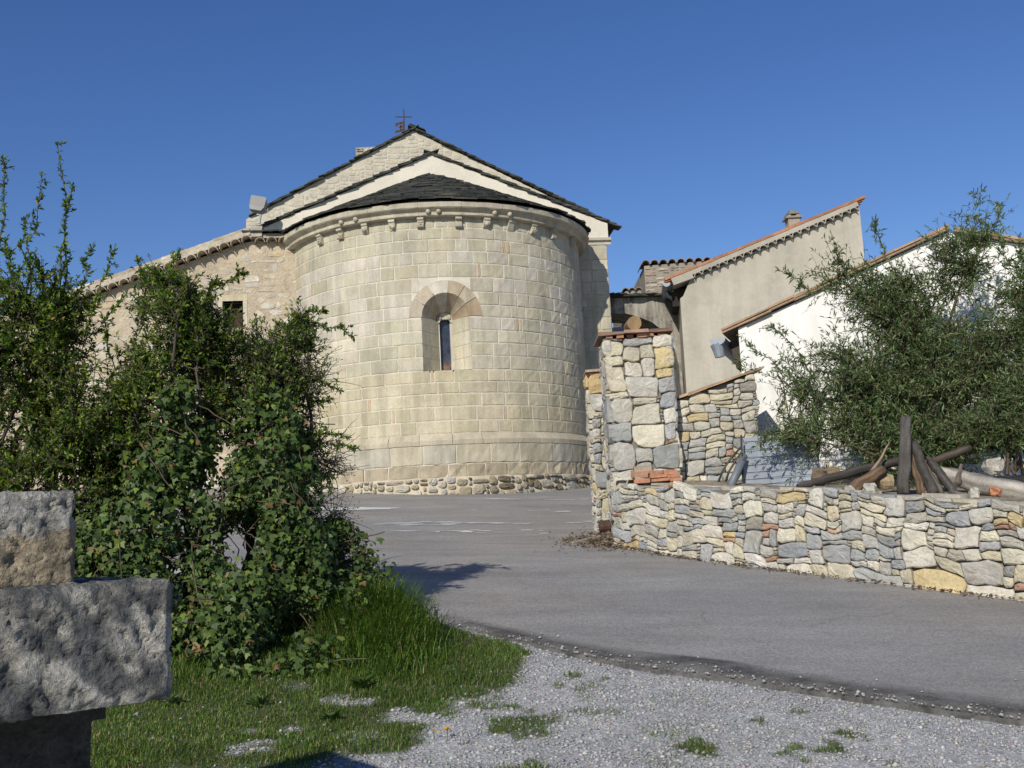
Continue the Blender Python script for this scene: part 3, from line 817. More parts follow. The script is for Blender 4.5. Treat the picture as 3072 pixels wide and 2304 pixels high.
def bell_tower():
    t = empty('bell_tower', (-4.3, 39, 2.7), 'square rubble tower top just showing behind the church roof slope', 'tower')
    mp = flat_map((-5.34, 38, 0), (1, 0, 0), (0, -1, 0))
    c = MB(); c.prism([(0, 2.5), (2.2, 2.5), (2.2, 15.93), (0, 15.93)], mp, -.02, -2.2, (.34, .31, .26)); c.build('tower_wall', MAT['rough_wall'], t)
    s = MB()
    for q in pack(2.2, 2.0, .1, .08, lambda u, v: (rng.uniform(.12, .4), rng.uniform(.08, .22))):
        stone(s, (q[0], q[1] + 13.9, q[2], q[3] + 13.9), mp, np.array([(.55, .52, .46), (.36, .32, .26), (.44, .40, .33), (.62, .60, .55)][rng.integers(4)]), .03, .02, .02)
    s.build('tower_stone', MAT['rubble'], t)
bell_tower()

# ================================================================== tile helper
def half_tile(mb, o, ax, up, L, r, col, th=.014, n=8, r1=None):
    """half-round roof tile, convex side along up, from o along ax"""
    o, ax, up = [np.asarray(q, float) for q in (o, ax, up)]
    ax = ax / np.linalg.norm(ax); sd = np.cross(ax, up); sd /= np.linalg.norm(sd); up = np.cross(sd, ax)
    r1 = r1 or r
    V = []
    for (s_, rr, e) in ((0, r, 0), (L, r1, 0), (0, r, th), (L, r1, th)):
        for k in range(n + 1):
            a = math.pi * k / n
            V.append(o + ax * s_ + sd * (rr - e) * math.cos(a) + up * (rr - e) * math.sin(a))
    m = n + 1
    F = [(k, k + 1, m + k + 1, m + k) for k in range(n)] + [(3 * m + k, 3 * m + k + 1, 2 * m + k + 1, 2 * m + k) for k in range(n)]
    F += [(2 * m + k, 2 * m + k + 1, k + 1, k) for k in range(n)] + [(m + k, m + k + 1, 3 * m + k + 1, 3 * m + k) for k in range(n)]
    F += [(0, m, 3 * m, 2 * m), (n, 2 * m + n, 3 * m + n, m + n)]
    mb.add(V, F, col)
def tcol(): return np.array([(.38, .19, .115), (.40, .22, .14), (.33, .175, .11), (.36, .26, .18), (.32, .24, .17)][rng.integers(5)]) * rng.uniform(.85, 1.15)
def oldtile(): return np.array([(.42, .36, .27), (.38, .31, .22), (.46, .41, .32), (.36, .30, .23)][rng.integers(4)]) * rng.uniform(.85, 1.15)

# ================================================================== ANNEX (aisle at the left)
def annex():
    A0 = np.array([-4.0, 21.63, 0]); ad = -CD; an = CN
    an_o = empty('stone_annex', (-8, 21.2, 2.7), 'rubble stone aisle with a sloping canal-tile verge left of the round apse', 'building')
    mp = lambda u, v, w: A0 + ad * u + an * w + np.array([0, 0, v])
    L = 9.0
    top = lambda u: 7.80 if u < 1.22 else 7.84 - .345 * (u - 1.22)
    # window opening as a real hole
    wl0, wl1, wb, wt = 1.45, 1.86, 5.98, 6.545
    c = MB()
    c.prism([(-.35, 2.0), (wl0, 2.0), (wl0, top(wl0)), (1.22, 7.80), (-.35, 7.80)], mp, 0, -5, (.465, .395, .295))
    c.prism([(wl0, 2.0), (wl1, 2.0), (wl1, wb), (wl0, wb)], mp, 0, -5, (.465, .395, .295))
    c.prism([(wl0, wt), (wl1, wt), (wl1, top(wl1)), (wl0, top(wl0))], mp, 0, -5, (.465, .395, .295))
    c.prism([(wl1, 2.0), (L, 2.0), (L, top(L)), (wl1, top(wl1))], mp, 0, -5, (.465, .395, .295))
    c.build('annex_wall', MAT['rough_wall'], an_o)
    st = MB(); wf = make_warp(9, .05, .35)
    occ = np.zeros((int(5.9 / .05), int(L / .06)), bool)
    occ[int((wb - 2 - .03) / .05):int((wt - 2 + .10) / .05) + 1, int((wl0 - .12) / .06):int((wl1 + .12) / .06) + 1] = True
    for q in pack(L, 5.9, .06, .05, lambda u, v: (rng.uniform(.12, .45), rng.uniform(.07, .2)), occ):
        if q[3] + 2 > top((q[0] + q[2]) / 2) - .10 or rng.random() < .40: continue
        cc = np.array([(.53, .50, .43), (.50, .45, .36), (.56, .53, .46), (.48, .40, .28), (.46, .44, .39)][rng.integers(5)]) * rng.uniform(.88, 1.1)
        stone(st, (q[0] - .1, q[1] + 2, q[2] - .1, q[3] + 2), mp, cc, rng.uniform(.006, .028), .007, .006, .5, wf, -.05, .02, 3, .4)
    st.build('annex_stones', MAT['rubble'], an_o)
    w = MB()
    w.box(mp(wl0 - .10, wt, .012), ad * .61, -an * .2, (0, 0, .13), (.55, .48, .34)); w.box(mp(wl0 - .09, wb - .10, .02), ad * .59, -an * .2, (0, 0, .10), (.54, .48, .37))
    w.box(mp(wl0 - .085, wb, .01), ad * .083, -an * .2, (0, 0, wt - wb), (.52, .47, .37)); w.box(mp(wl1 + .002, wb, .01), ad * .083, -an * .2, (0, 0, wt - wb), (.54, .49, .40))
    fr = w.build('window', MAT['ashlar'], an_o)
    p = MB(); p.box(mp(wl0, wb, -.24), ad * (wl1 - wl0), -an * .02, (0, 0, wt - wb), (.02, .017, .015))
    p.box(mp(wl0 + .03, wb, -.20), ad * .27, -an * .02, (0, 0, .36), (.05, .03, .022)); p.box(mp(wl0 + .02, wt - .16, -.18), ad * .38, an * .03, (0, 0, .035), (.035, .022, .016))
    p.build('shutter', MAT['wood'], fr)
    # verge: hollow tiles under a mortar band with a row of cover tiles
    t = MB()
    sl = math.atan(.345); rd = ad * math.cos(sl) - np.array([0, 0, math.sin(sl)]); rn = ad * math.sin(sl) + np.array([0, 0, math.cos(sl)])
    s0 = mp(1.22, 7.84, 0)
    n = int((L - 1.2) / math.cos(sl) / .235)
    for k in range(n):
        half_tile(t, s0 + rd * (.12 + k * .235) - an * .25 + rn * (-.03), an, rn, .47 + rng.normal(0, .015), .108, oldtile(), .018)
    for k in range(5): half_tile(t, mp(.10 + k * .24, 7.73, -.25), an, np.array([0, 0, 1.0]), .44 + rng.normal(0, .015), .108, oldtile() * .75, .018)
    t.build('verge_tile', MAT['tile'], an_o)
    m = MB()
    mk = lambda u, v, w: s0 + rd * u + rn * v + an * w
    m.prism([(0, .055), (n * .235 + .1, .055), (n * .235 + .1, .17), (0, .17)], mk, .20, -5, (.50, .45, .36))
    m.prism([(-.2, 7.83), (1.25, 7.83), (1.25, 7.93), (-.2, 7.90)], mp, .12, -5, (.40, .36, .29))
    m.build('mortar_band', MAT['rough_wall'], an_o)
    cv = MB()
    for k in range(int(n * .235 / .36)): half_tile(cv, mk(k * .36 + .40, .16 + rng.normal(0, .004), .12), -rd, rn + rd * .05, .42, .085, oldtile() * 1.1, .016, 8, .075)
    # roof planes of tiles stepping up behind
    for j in range(6):
        for k in range(int(n * .235 / .36)): half_tile(cv, mk(k * .36 + .40, .20, -.15 - j * .24), -rd, rn + rd * .05, .42, .09, (oldtile() if rng.random() < .6 else tcol() * .9), .016, 6, .08)
    cv.build('roof_tile', MAT['tile'], an_o)
    s = MB()
    for k in range(7): slab(s, mp(.05 + k * .2, 7.945, .0), ad, an, np.array([0, 0, 1.0]), .3, .45, .03, slcol())
    s.build('slate_capping', MAT['slate'], an_o)
    cn = MB(); cn.box(mp(1.02, 7.86, .16), ad * .24, -an * .6, (0, 0, .22), (.40, .37, .31), .012); cn.build('corner_stone', MAT['rubble'], an_o)
annex()

def floodlight():
    o = at(560, 468, 22.0)
    f = empty('floodlight', o, 'grey box floodlight on a bracket above the annex roof', 'floodlight')
    c = at(556, 438, 22.0)
    x = np.array([.95, .1, -.20]); x /= np.linalg.norm(x); y = np.array([.0, 1, -.1]); y -= x * (x @ y); y /= np.linalg.norm(y); z = np.cross(x, y)
    mp = lambda u, v, w: c + x * u + z * v + y * w
    h = MB()
    h.prism([(-.155, -.08), (.155, -.08), (.165, .12), (.145, .155), (-.15, .155), (-.165, .12)], mp, 0, .22, (.24, .24, .235))
    h.prism([(-.125, -.17), (.10, -.17), (.155, -.085), (-.155, -.085)], mp, -.02, .20, (.27, .27, .265))
    h.build('housing', col_mat('lamp_paint', .5, 6, 40, (.92, 1.05), (.96, 1.03), (.1, .004), (.1, .002)), f)
    b = MB()
    b.tube([mp(.175, .02, .1), mp(.23, -.10, .1), mp(.20, -.16, .1), mp(-.10, -.21, .1), mp(-.15, -.09, .1)], .012, 6)
    b.tube([mp(.10, -.19, .1), mp(.115, -.42, .1)], .024, 8); b.box(mp(.02, -.24, .08), x * .07, y * .06, z * .09)
    b.build('bracket', MAT['metal'], f)
floodlight()

# ================================================================== ARCH BUTTRESS, GREY HOUSE, TOWER
def arch():
    a = empty('flying_arch', (3.0, 23.8, 2.6), 'stained rendered arch with slate coping bridging church and grey house', 'arch')
    mp = flat_map((2.31, 24.6, 0), (1, 0, 0), (0, -1, 0))
    w = MB()
    sof = [(0.0, 6.51), (.45, 6.48), (.78, 6.37), (1.04, 6.24), (1.29, 6.02), (1.42, 5.84), (1.53, 5.56), (1.60, 5.14)]
    w.prism([(-.3, 6.52)] + sof + [(1.62, 2.2), (1.82, 2.2), (1.80, 6.82), (-.3, 6.87)], mp, 0, -1.2, (.40, .38, .33))
    w.build('arch_wall', col_mat('stained_render', .93, 1.6, 18, (.62, 1.15), (.85, 1.1), (.4, .03), (.5, .008), stain=((.10, .095, .085), 2.6, .8, .14), streak=.25), a)
    s = MB()
    for q_ in range(2):
        u = -.1
        while u < 1.78:
            q = rng.uniform(.2, .42); slab(s, mp(u + q / 2, 6.865 - .03 * u + q_ * .035, -.50), np.array([1.0, 0, -.03]), np.array([0, -1.0, 0]), np.array([0, 0, 1.0]), q * 1.15, 1.4, .032, slcol()); u += q
    s.build('slate_coping', MAT['slate'], a)
    r = empty('rear_wall', (3.2, 27.5, 2.6), 'pale rendered wall glimpsed through the arch', 'wall')
    mb = MB(); mb.prism([(0, 2), (3.1, 2), (3.1, 6.7), (0, 6.7)], flat_map((1.4, 27.5, 0), (1, 0, 0), (0, -1, 0)), 0, -.4, (.50, .48, .43)); mb.build('wall', MAT['plaster'], r)
    d = empty('drainpipe', (3.64, 23.1, 2.6), 'slim grey drainpipe behind the stone gate pillar', 'drainpipe')
    mb = MB(); mb.tube([at(1450, 735, 23.2), at(1452, 790, 23.2), at(1458, 862, 23.2), at(1466, 1000, 23.2)], .04, 8); mb.build('pipe', MAT['zinc'], d)
    for yy in (770, 840):
        k = MB(); k.tube([at(1455.5 if yy > 800 else 1451.5, yy, 23.2) + np.array([0, 0, .02]), at(1455.5 if yy > 800 else 1451.5, yy, 23.2) - np.array([0, 0, .02])], .052, 8)
        k.build('pipe_clip', MAT['metal'], d)
arch()

def gray_house():
    h = empty('grey_house', (6, 23.2, 2.4), 'grey cement-rendered house end with sloping red tile verge behind the white shed', 'house')
    O = np.array([3.86, 23.30, 0]); gd = np.array([math.cos(R_(6)), -math.sin(R_(6)), 0]); gn = np.array([-math.sin(R_(6)), -math.cos(R_(6)), 0])
    mp = lambda u, v, w: O + gd * u + gn * w + np.array([0, 0, v])
    rk = lambda u: 6.83 + .34 * (u + .10)
    W = 4.03
    w = MB()
    w.prism([(-.05, 1.8), (W, 1.8), (W, rk(W)), (.25, rk(.25)), (.05, 6.55), (-.02, 6.5)], mp, 0, -7, (.43, .40, .335))
    w.build('house_wall', MAT['plaster'], h)
    sl = math.atan(.34); rd = gd * math.cos(sl) + np.array([0, 0, math.sin(sl)]); rn = -gd * math.sin(sl) + np.array([0, 0, math.cos(sl)])
    s0 = mp(-.10, 6.80, 0)
    mk = lambda u, v, ww: s0 + rd * u + rn * v + gn * ww
    L = (W + .08) / math.cos(sl)
    b = MB(); b.prism([(-.05, .0), (.42, -.02), (.42, .06), (L, .06), (L, .175), (-.05, .175)], mk, .13, -7, (.41, .38, .32)); 
    k = 0
    while .52 + k * .193 < L - .05:
        half_tile(b, mk(.53 + k * .193, -.02, -.2), gn, rn, .335, .094, np.array((.41, .38, .32)), .016); k += 1
    b.build('scalloped_verge', MAT['plaster'], h)
    t = MB()
    for q in range(int(L / .36) + 1): half_tile(t, mk(q * .36 - .18, .165 + rng.normal(0, .003), .07), rd, rn - rd * .04, .42, .07, np.array((.34, .155, .085)) * rng.uniform(.8, 1.15), .016, 8, .075)
    for j in range(4):
        for q in range(int(L / .36) + 1): half_tile(t, mk(q * .36 - .18, .170, -.16 - j * .22), rd, rn - rd * .04, .42, .07, np.array((.34, .16, .09)) * rng.uniform(.8, 1.15), .016, 6, .075)
    t.box(mk(-.15, .12, -.9), rd * L, gn * -6, rn * .06, (.45, .2, .1))
    t.build('roof_tile', MAT['tile'], h)
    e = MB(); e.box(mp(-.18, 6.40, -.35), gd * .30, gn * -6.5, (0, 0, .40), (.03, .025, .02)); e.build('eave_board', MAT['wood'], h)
    g = MB()
    gx = mp(-.30, 6.86, .06)
    prof = [(.085 * math.cos(a), -.085 * math.sin(a)) for a in np.linspace(0, math.pi, 9)]
    n = len(prof)
    V = [gx + gd * u + np.array([0, 0, v]) for u, v in prof] + [gx - gn * 6.5 + gd * u + np.array([0, 0, v - .05]) for u, v in prof]
    g.add(V, [(i, i + 1, n + i + 1, n + i) for i in range(n - 1)] + [tuple(range(n))])
    g.build('gutter', MAT['zinc'], h)
    dp = MB(); dp.tube([mp(-.30, 6.78, -.5), mp(-.26, 6.68, -.5), mp(-.02, 6.50, -.45)], .045, 8); dp.build('downpipe', MAT['zinc'], h)
    # chimney
    c = MB(); a = at(1704, 489, 27.0)
    c.box(a + np.array([0, 0, -1.0]), (.30, 0, 0), (0, .32, 0), (0, 0, 1.22), (.40, .35, .29)); ch = c.build('chimney', MAT['rough_wall'], h)
    c = MB(); c.box(a + np.array([-.06, -.05, .22]), (.42, 0, 0), (0, .44, 0), (0, 0, .05), (.28, .26, .23)); 
    for dx in (.0, .22): c.box(a + np.array([dx, 0, .27]), (.08, 0, 0), (0, .3, 0), (0, 0, .06), (.36, .32, .27))
    c.box(a + np.array([.0, -.03, .33]), (.30, 0, 0), (0, .38, 0), (0, 0, .04), (.24, .23, .2)); c.box(a + np.array([.05, 0, .37]), (.18, 0, 0), (0, .25, 0), (0, 0, .06), (.24, .23, .2)); c.build('chimney_cap', MAT['rough_wall'], ch)
gray_house()

def tower():
    t = empty('ruined_tower', (5, 32.5, 2.7), 'weathered brown stone building with wavy tile top behind the grey house', 'tower')
    mp = flat_map((4.22, 32, 0), (1, 0, 0), (0, -1, 0))
    w = MB(); w.prism([(-.12, 2.5), (2.6, 2.5), (2.6, 9.48), (.02, 9.40)], mp, 0, -3, (.30, .27, .225)); w.prism([(-.75, 2.5), (-.13, 2.5), (-.13, 8.72), (-.6, 8.62), (-.75, 8.5)], mp, .1, -3, (.30, .275, .235)); w.build('tower_wall', MAT['rough_wall'], t)
    s = MB()
    for q in pack(2.6, 2.4, .08, .07, lambda u, v: (rng.uniform(.12, .4), rng.uniform(.07, .2))):
        if rng.random() < .35: continue
        stone(s, (q[0], q[1] + 6.95, q[2], q[3] + 6.95), mp, np.array([(.42, .38, .32), (.33, .28, .22), (.47, .43, .37)][rng.integers(3)]) * rng.uniform(.8, 1.1), .025, .015, .015)
    s.build('tower_stone', MAT['rubble'], t)
    r = MB()
    for k in range(9): half_tile(r, mp(.06 + k * .27, 9.43, -1.0), (0, -1, 0), (0, 0, 1.0), 1.12, .13, np.array((.27, .235, .20)) * rng.uniform(.8, 1.1), .02)
    r.build('roof_tile', MAT['tile'], t)
    r = MB()
    for k in range(3): half_tile(r, mp(-.62 + k * .2, 8.60, -1.0), (0, -1, 0), (0, 0, 1.0), 1.2, .11, np.array((.28, .25, .21)) * rng.uniform(.8, 1.1), .02)
    r.build('lean_to_tile', MAT['tile'], t)
tower()

# ================================================================== WHITE SHED
WP = R_(20)
WO = at(1605, 800, 14.0); WD = np.array([math.cos(WP), -math.sin(WP), 0]); WN = np.array([-math.sin(WP), -math.cos(WP), 0])
def white_house():
    h = empty('white_shed', (5, 13.4, 2.0), 'low whitewashed gable building with thin tile verge behind the leafy shrub', 'house')
    O = np.array([WO[0] - .02, WO[1], 0]); mp = lambda u, v, w: O + WD * u + WN * w + np.array([0, 0, v])
    ua = 2.68
    zl = lambda u: 4.095 + .343 * u
    zr = lambda u: zl(ua) - .33 * (u - ua)
    w = MB(); w.prism([(0, 1.2), (6.5, 1.2), (6.5, zr(6.5)), (ua, zl(ua)), (0, zl(0))], mp, 0, -5, (.78, .775, .75)); w.build('shed_wall', MAT['white'], h)
    for s_, e_, f in ((-.20, ua + .02, 1), (6.4, ua + .10, -1)):
        t = MB()
        zf = zl if f > 0 else zr
        d = mp(e_, zf(e_), 0) - mp(s_, zf(s_), 0); L = np.linalg.norm(d); d /= L
        rn = np.cross(d, WN); rn = rn if rn[2] > 0 else -rn
        a = 0
        while a < L:
            q = min(.34, L - a)
            o = mp(s_, zf(s_), 0) + d * a + rn * (.015 + rng.normal(0, .004))
            t.box(o - WN * .35, d * (q + .02), WN * (.43 + rng.normal(0, .012)), rn * .022 + d * .0, np.array((.33, .23, .15)) * rng.uniform(.8, 1.15))
            t.box(o + rn * .04 - WN * .35 + d * .01, d * q, WN * (.40 + rng.normal(0, .015)), rn * .022, np.array((.36, .245, .155)) * rng.uniform(.8, 1.15))
            half_tile(t, o + rn * .052 - WN * .02, d, rn - d * .05 * 1, q + .04, .032, np.array((.36, .24, .15)) * rng.uniform(.85, 1.15), .014, 6)
            a += q
        t.box(mp(s_, zf(s_), 0) + rn * .016 - WN * 5, d * L, WN * 4.9, rn * .05, (.34, .22, .14))
        t.build('roof_slope', MAT['tile'], h)
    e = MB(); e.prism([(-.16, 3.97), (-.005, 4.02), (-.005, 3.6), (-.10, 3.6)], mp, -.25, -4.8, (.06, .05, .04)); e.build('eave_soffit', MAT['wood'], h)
    g = MB(); gx = mp(-.27, 3.97, .12)
    prof = [(.11 * math.cos(a), -.09 * math.sin(a)) for a in np.linspace(0, math.pi, 9)]; n = len(prof)
    V = [gx + WD * u + np.array([0, 0, v]) for u, v in prof] + [gx - WN * 4.8 + WD * u + np.array([0, 0, v - .04]) for u, v in prof]
    g.add(V, [(i, i + 1, n + i + 1, n + i) for i in range(n - 1)] + [tuple(range(n))])
    g.build('gutter', MAT['zinc'], h)
    d = MB(); d.tube([gx + np.array([.0, .07, -.06]), gx + np.array([.02, .07, -.14]), gx + np.array([.035, .07, -.24])], [.085, .075, .065], 10); d.build('gutter_outlet', MAT['zinc'], h)
white_house()

# ================================================================== STONE WALLS BY THE ROAD
def gate_pillar():
    p = empty('stone_pillar', (1.55, 12.9, 1.3), 'tall square gate pillar of big stones with a flat tile coping', 'pillar')
    X0, X1, Yf, D = 1.13, 1.93, 12.6, .75
    zt = 3.80
    core = MB(); core.box((X0 + .03, Yf + .03, .9), (X1 - X0 - .06, 0, 0), (0, D - .06, 0), (0, 0, zt - .9), (.2, .18, .15)); core.build('pillar_core', MAT['mortar'], p)
    s = MB()
    def sz(u, v):
        r = rng.random()
        return (rng.uniform(.32, .5), rng.uniform(.18, .30)) if r < .6 else (rng.uniform(.14, .3), rng.uniform(.07, .15)) if r < .9 else (rng.uniform(.16, .3), .04)
    # batter: front leans slightly back, matches the worn outline
    for o, d, n, W in (((X0, Yf, 1.0), (1, 0, 0), (0, -1, 0), X1 - X0), ((X0, Yf + D, 1.0), (0, -1, 0), (-1, 0, 0), D), ((X1, Yf, 1.0), (0, 1, 0), (1, 0, 0), D)):
        wf = make_warp(rng.uniform(0, 30), .06, .32)
        o_ = np.array(o, float); d_ = np.array(d, float); n_ = np.array(n, float)
        for q in pack(W, zt - 1.0, .04, .04, sz):
            stone(s, q, lambda u, v, w: o_ + d_ * u + n_ * (w - .012) + np.array([0, 0, v]), rubcol(q[2] - q[0], q[3] - q[1], .12) * 1.0, .004, .03, .008, .17, wf, -.06, .05, 4, .4)
    s.build('pillar_stone', MAT['rubble'], p, False)
    c = MB()
    x = X0 - .07
    while x < X1 + .02:
        w = rng.uniform(.22, .34); c.box((x, Yf - .07 + rng.normal(0, .012), zt + .045 + rng.normal(0, .004)), (min(w, X1 + .05 - x), 0, .004), (0, D + .12, 0), (0, 0, .035), np.array((.34, .22, .16)) * rng.uniform(.7, 1.15), .004); x += w + .004
    for k in range(6):
        w = rng.uniform(.12, .24); c.box((X0 + .02 + k * .125, Yf - .03 + rng.normal(0, .01), zt - .0), (w * .5, 0, 0), (0, .4, 0), (0, 0, .042), np.array((.45, .22, .13)) * rng.uniform(.8, 1.1), .004)
    c.build('tile_coping', MAT['tile'], p)
    return p
gate_pillar()

def stub_wall():
    p = empty('wall_stub', (1.15, 13.7, 1.5), 'narrow lower wall end of mixed stones set behind the gate pillar', 'wall')
    s = MB()
    X0, X1, Yf, D = .99, 1.42, 13.75, .5
    zt = 3.55
    core = MB(); core.box((X0 + .03, Yf + .03, 1.0), (X1 - X0, 0, 0), (0, D - .06, 0), (0, 0, zt - 1.0), (.2, .18, .15)); core.build('stub_core', MAT['mortar'], p)
    for o, d, n, W in (((X0, Yf, 1.3), (1, 0, 0), (0, -1, 0), X1 - X0), ((X0, Yf + D, 1.3), (0, -1, 0), (-1, 0, 0), D)):
        o_, d_, n_ = [np.array(q, float) for q in (o, d, n)]; wf = make_warp(rng.uniform(0, 30), .05, .3)
        for q in pack(W, zt - 1.3, .04, .045, lambda u, v: (rng.uniform(.2, .42), rng.uniform(.14, .34)) if rng.random() < .6 else (rng.uniform(.08, .2), rng.uniform(.05, .12))):
            cc = rubcol(q[2] - q[0], q[3] - q[1], .1)
            if q[3] > zt - 1.3 - .1: cc = np.array((.50, .38, .2))
            stone(s, q, lambda u, v, w: o_ + d_ * u + n_ * (w - .01) + np.array([0, 0, v]), cc, .006, .03, .016, .2, wf, -.06, .05)
    s.build('stub_stone', MAT['rubble'], p, False)
    c = MB(); c.box((X0 - .03, Yf - .05, zt + .02), (.5, 0, .01), (0, D + .08, 0), (0, 0, .035), (.34, .25, .19), .004); c.box((X0 + .02, Yf - .02, zt - .01), (.22, 0, 0), (0, D, 0), (0, 0, .03), (.44, .22, .14), .003); c.build('tile_coping', MAT['tile'], p)
stub_wall()

def garden_wall():
    p = empty('sloping_garden_wall', (2.4, 13.0, 1.7), 'rubble wall with slanting tile coping between pillar and white shed', 'wall')
    o = np.array([1.90, 12.86, 0]); mp = lambda u, v, w: o + np.array([u, 0, v]) + np.array([0, -w, 0])
    W = 1.05; top = lambda u: 3.02 + .30 * u
    core = MB(); core.prism([(0, 1.2), (W, 1.2), (W, top(W)), (0, top(0))], mp, -.02, -.34, (.2, .18, .15)); core.build('wall_core', MAT['mortar'], p)
    s = MB(); wf = make_warp(17, .06, .26)
    for q in pack(W, 2.3, .035, .03, lambda u, v: (rng.uniform(.1, .3), rng.uniform(.05, .13)) if rng.random() < .85 else (rng.uniform(.2, .34), rng.uniform(.12, .18))):
        um = (q[0] + q[2]) / 2; v0, v1 = q[1] + 1.3, q[3] + 1.3
        if v0 > top(um) - .05: continue
        v1 = min(v1, top(um) - .005)
        stone(s, (q[0], v0, q[2], v1), mp, rubcol(q[2] - q[0], v1 - v0, .05), .0032, .03, .007, .18, wf, -.05, .06, 3, .4)
    o2 = o + np.array([W, 0, 0])
    for q in pack(.34, 2.1, .04, .04, lambda u, v: (.34, rng.uniform(.08, .2))):
        stone(s, (q[0], q[1] + 1.3, q[2], q[3] + 1.3), lambda u, v, w: o2 + np.array([w - .02, u, v]), rubcol(.3, .2, 0), .006, .03, .014, .25, None, -.05, .05)
    s.build('wall_stone', MAT['rubble'], p, False)
    c = MB(); u = -.02
    while u < W + .06:
        w = .24; c.box(mp(u, top(u) + .012 + rng.normal(0, .004), .06), (w, 0, .30 * w), (0, .46, 0), (0, 0, .03), np.array((.44, .30, .2)) * rng.uniform(.8, 1.15), .004); u += w - .004
    c.build('tile_coping', MAT['tile'], p)
garden_wall()

LW = np.array([[1.08, 12.31], [1.79, 11.21], [2.55, 10.43], [3.20, 9.75], [4.05, 8.84], [5.2, 7.55], [6.6, 6.0]])
_seg = np.concatenate([[0], np.cumsum(np.linalg.norm(np.diff(LW, axis=0), axis=1))])
def lw_pt(u):
    """point and outward normal of the low wall's face at length u"""
    x = np.interp(u, _seg, LW[:, 0]); y = np.interp(u, _seg, LW[:, 1])
    x2 = np.interp(u + .3, _seg, LW[:, 0]); y2 = np.interp(u + .3, _seg, LW[:, 1]); x1 = np.interp(u - .3, _seg, LW[:, 0]); y1 = np.interp(u - .3, _seg, LW[:, 1])
    t = np.array([x2 - x1, y2 - y1]); t /= np.linalg.norm(t)
    return np.array([x, y]), np.array([t[1], -t[0]])
def low_wall():
    p = empty('low_roadside_wall', (2.6, 10.4, 1.0), 'low dry-stone wall curving along the right edge of the road', 'wall')
    LT = _seg[-1]
    gz = lambda u: G(*lw_pt(u)[0])
    tz = lambda u: np.interp(u, [0, 1.3, 2.4, 3.35, 4.6, 6.3, LT], [2.05, 1.95, 1.855, 1.755, 1.60, 1.42, 1.25])
    def mp(u, v, w):
        q, n = lw_pt(min(max(u, 0), LT)); q = q - n * 0.035 * (v / .8)
        if u < 0: q = q + (LW[0] - LW[1]) / np.linalg.norm(LW[0] - LW[1]) * (-u)
        return np.array([q[0] + n[0] * w, q[1] + n[1] * w, v * 1.0 + gz(min(max(u, 0), LT)) - .06])
    core = MB(); U = np.linspace(0.03, LT, 40); V = []
    for u in U:
        h = tz(u) - gz(u) + .03
        V += [mp(u, -.1, -.03), mp(u, h, -.03), mp(u, h, -.42), mp(u, -.1, -.42)]
    core.add(V, [(i * 4 + j, i * 4 + (j + 1) % 4, i * 4 + 4 + (j + 1) % 4, i * 4 + 4 + j) for i in range(39) for j in range(4)] + [(0, 1, 2, 3)], (.15, .135, .11)); core.build('wall_core', MAT['mortar'], p)
    s = MB(); wf = make_warp(23, .085, .30)
    def sz(u, v):
        b = max(0, 1 - v / .45); big = smooth01((u - .6) / 2.5)
        if rng.random() < .15: return rng.uniform(.08, .17), rng.uniform(.035, .05)
        if rng.random() < .45 * b + .12: return rng.uniform(.18, .33) * (1 + .5 * big * b), rng.uniform(.11, .19) * (1 + .55 * big * b)
        return rng.uniform(.11, .25), rng.uniform(.05, .11)
    for q in pack(LT, .98, .03, .028, sz):
        um = (q[0] + q[2]) / 2; h = tz(um) - gz(um) + .06
        if q[1] > h - .035: continue
        v1 = min(q[3], h + .005)
        stone(s, (q[0], q[1], q[2], v1), mp, rubcol(q[2] - q[0], v1 - q[1], .06), .0032, .032, .008, .17, wf, -.06, .06, 4, .40)
    # end face toward the road corner
    q0, n0 = lw_pt(0); t0 = (LW[1] - LW[0]) / np.linalg.norm(LW[1] - LW[0])
    for q in pack(.42, .84, .035, .03, lambda u, v: (rng.uniform(.14, .3), rng.uniform(.06, .16))):
        stone(s, q, lambda u, v, w: np.array([q0[0] - n0[0] * u - t0[0] * (w - .03), q0[1] - n0[1] * u - t0[1] * (w - .03), v + gz(0) - .06]), rubcol(.2, .1, .05), .006, .03, .016, .25, None, -.05, .05)
    # flat stones and mortar on top
    u = 0.02
    while u < LT - .1:
        w = rng.uniform(.14, .34)
        for dpt in (.09, .27):
            c3 = mp(u + w / 2, tz(u) - gz(u) + .06, -dpt - .1); q, n = lw_pt(u)
            t = np.array([-n[1], n[0], -.10]); nn = np.array([n[0], n[1], 0])
            slab(s, c3 + np.array([0, 0, rng.normal(-.03, .014)]), t, nn, np.array([rng.normal(0, .06), rng.normal(0, .06), 1.0]), w * 1.0, .22, rng.uniform(.02, .04), rubcol(.3, .2, 0) * .92)
        u += w
    s.build('wall_stone', MAT['rubble'], p, False)
low_wall()

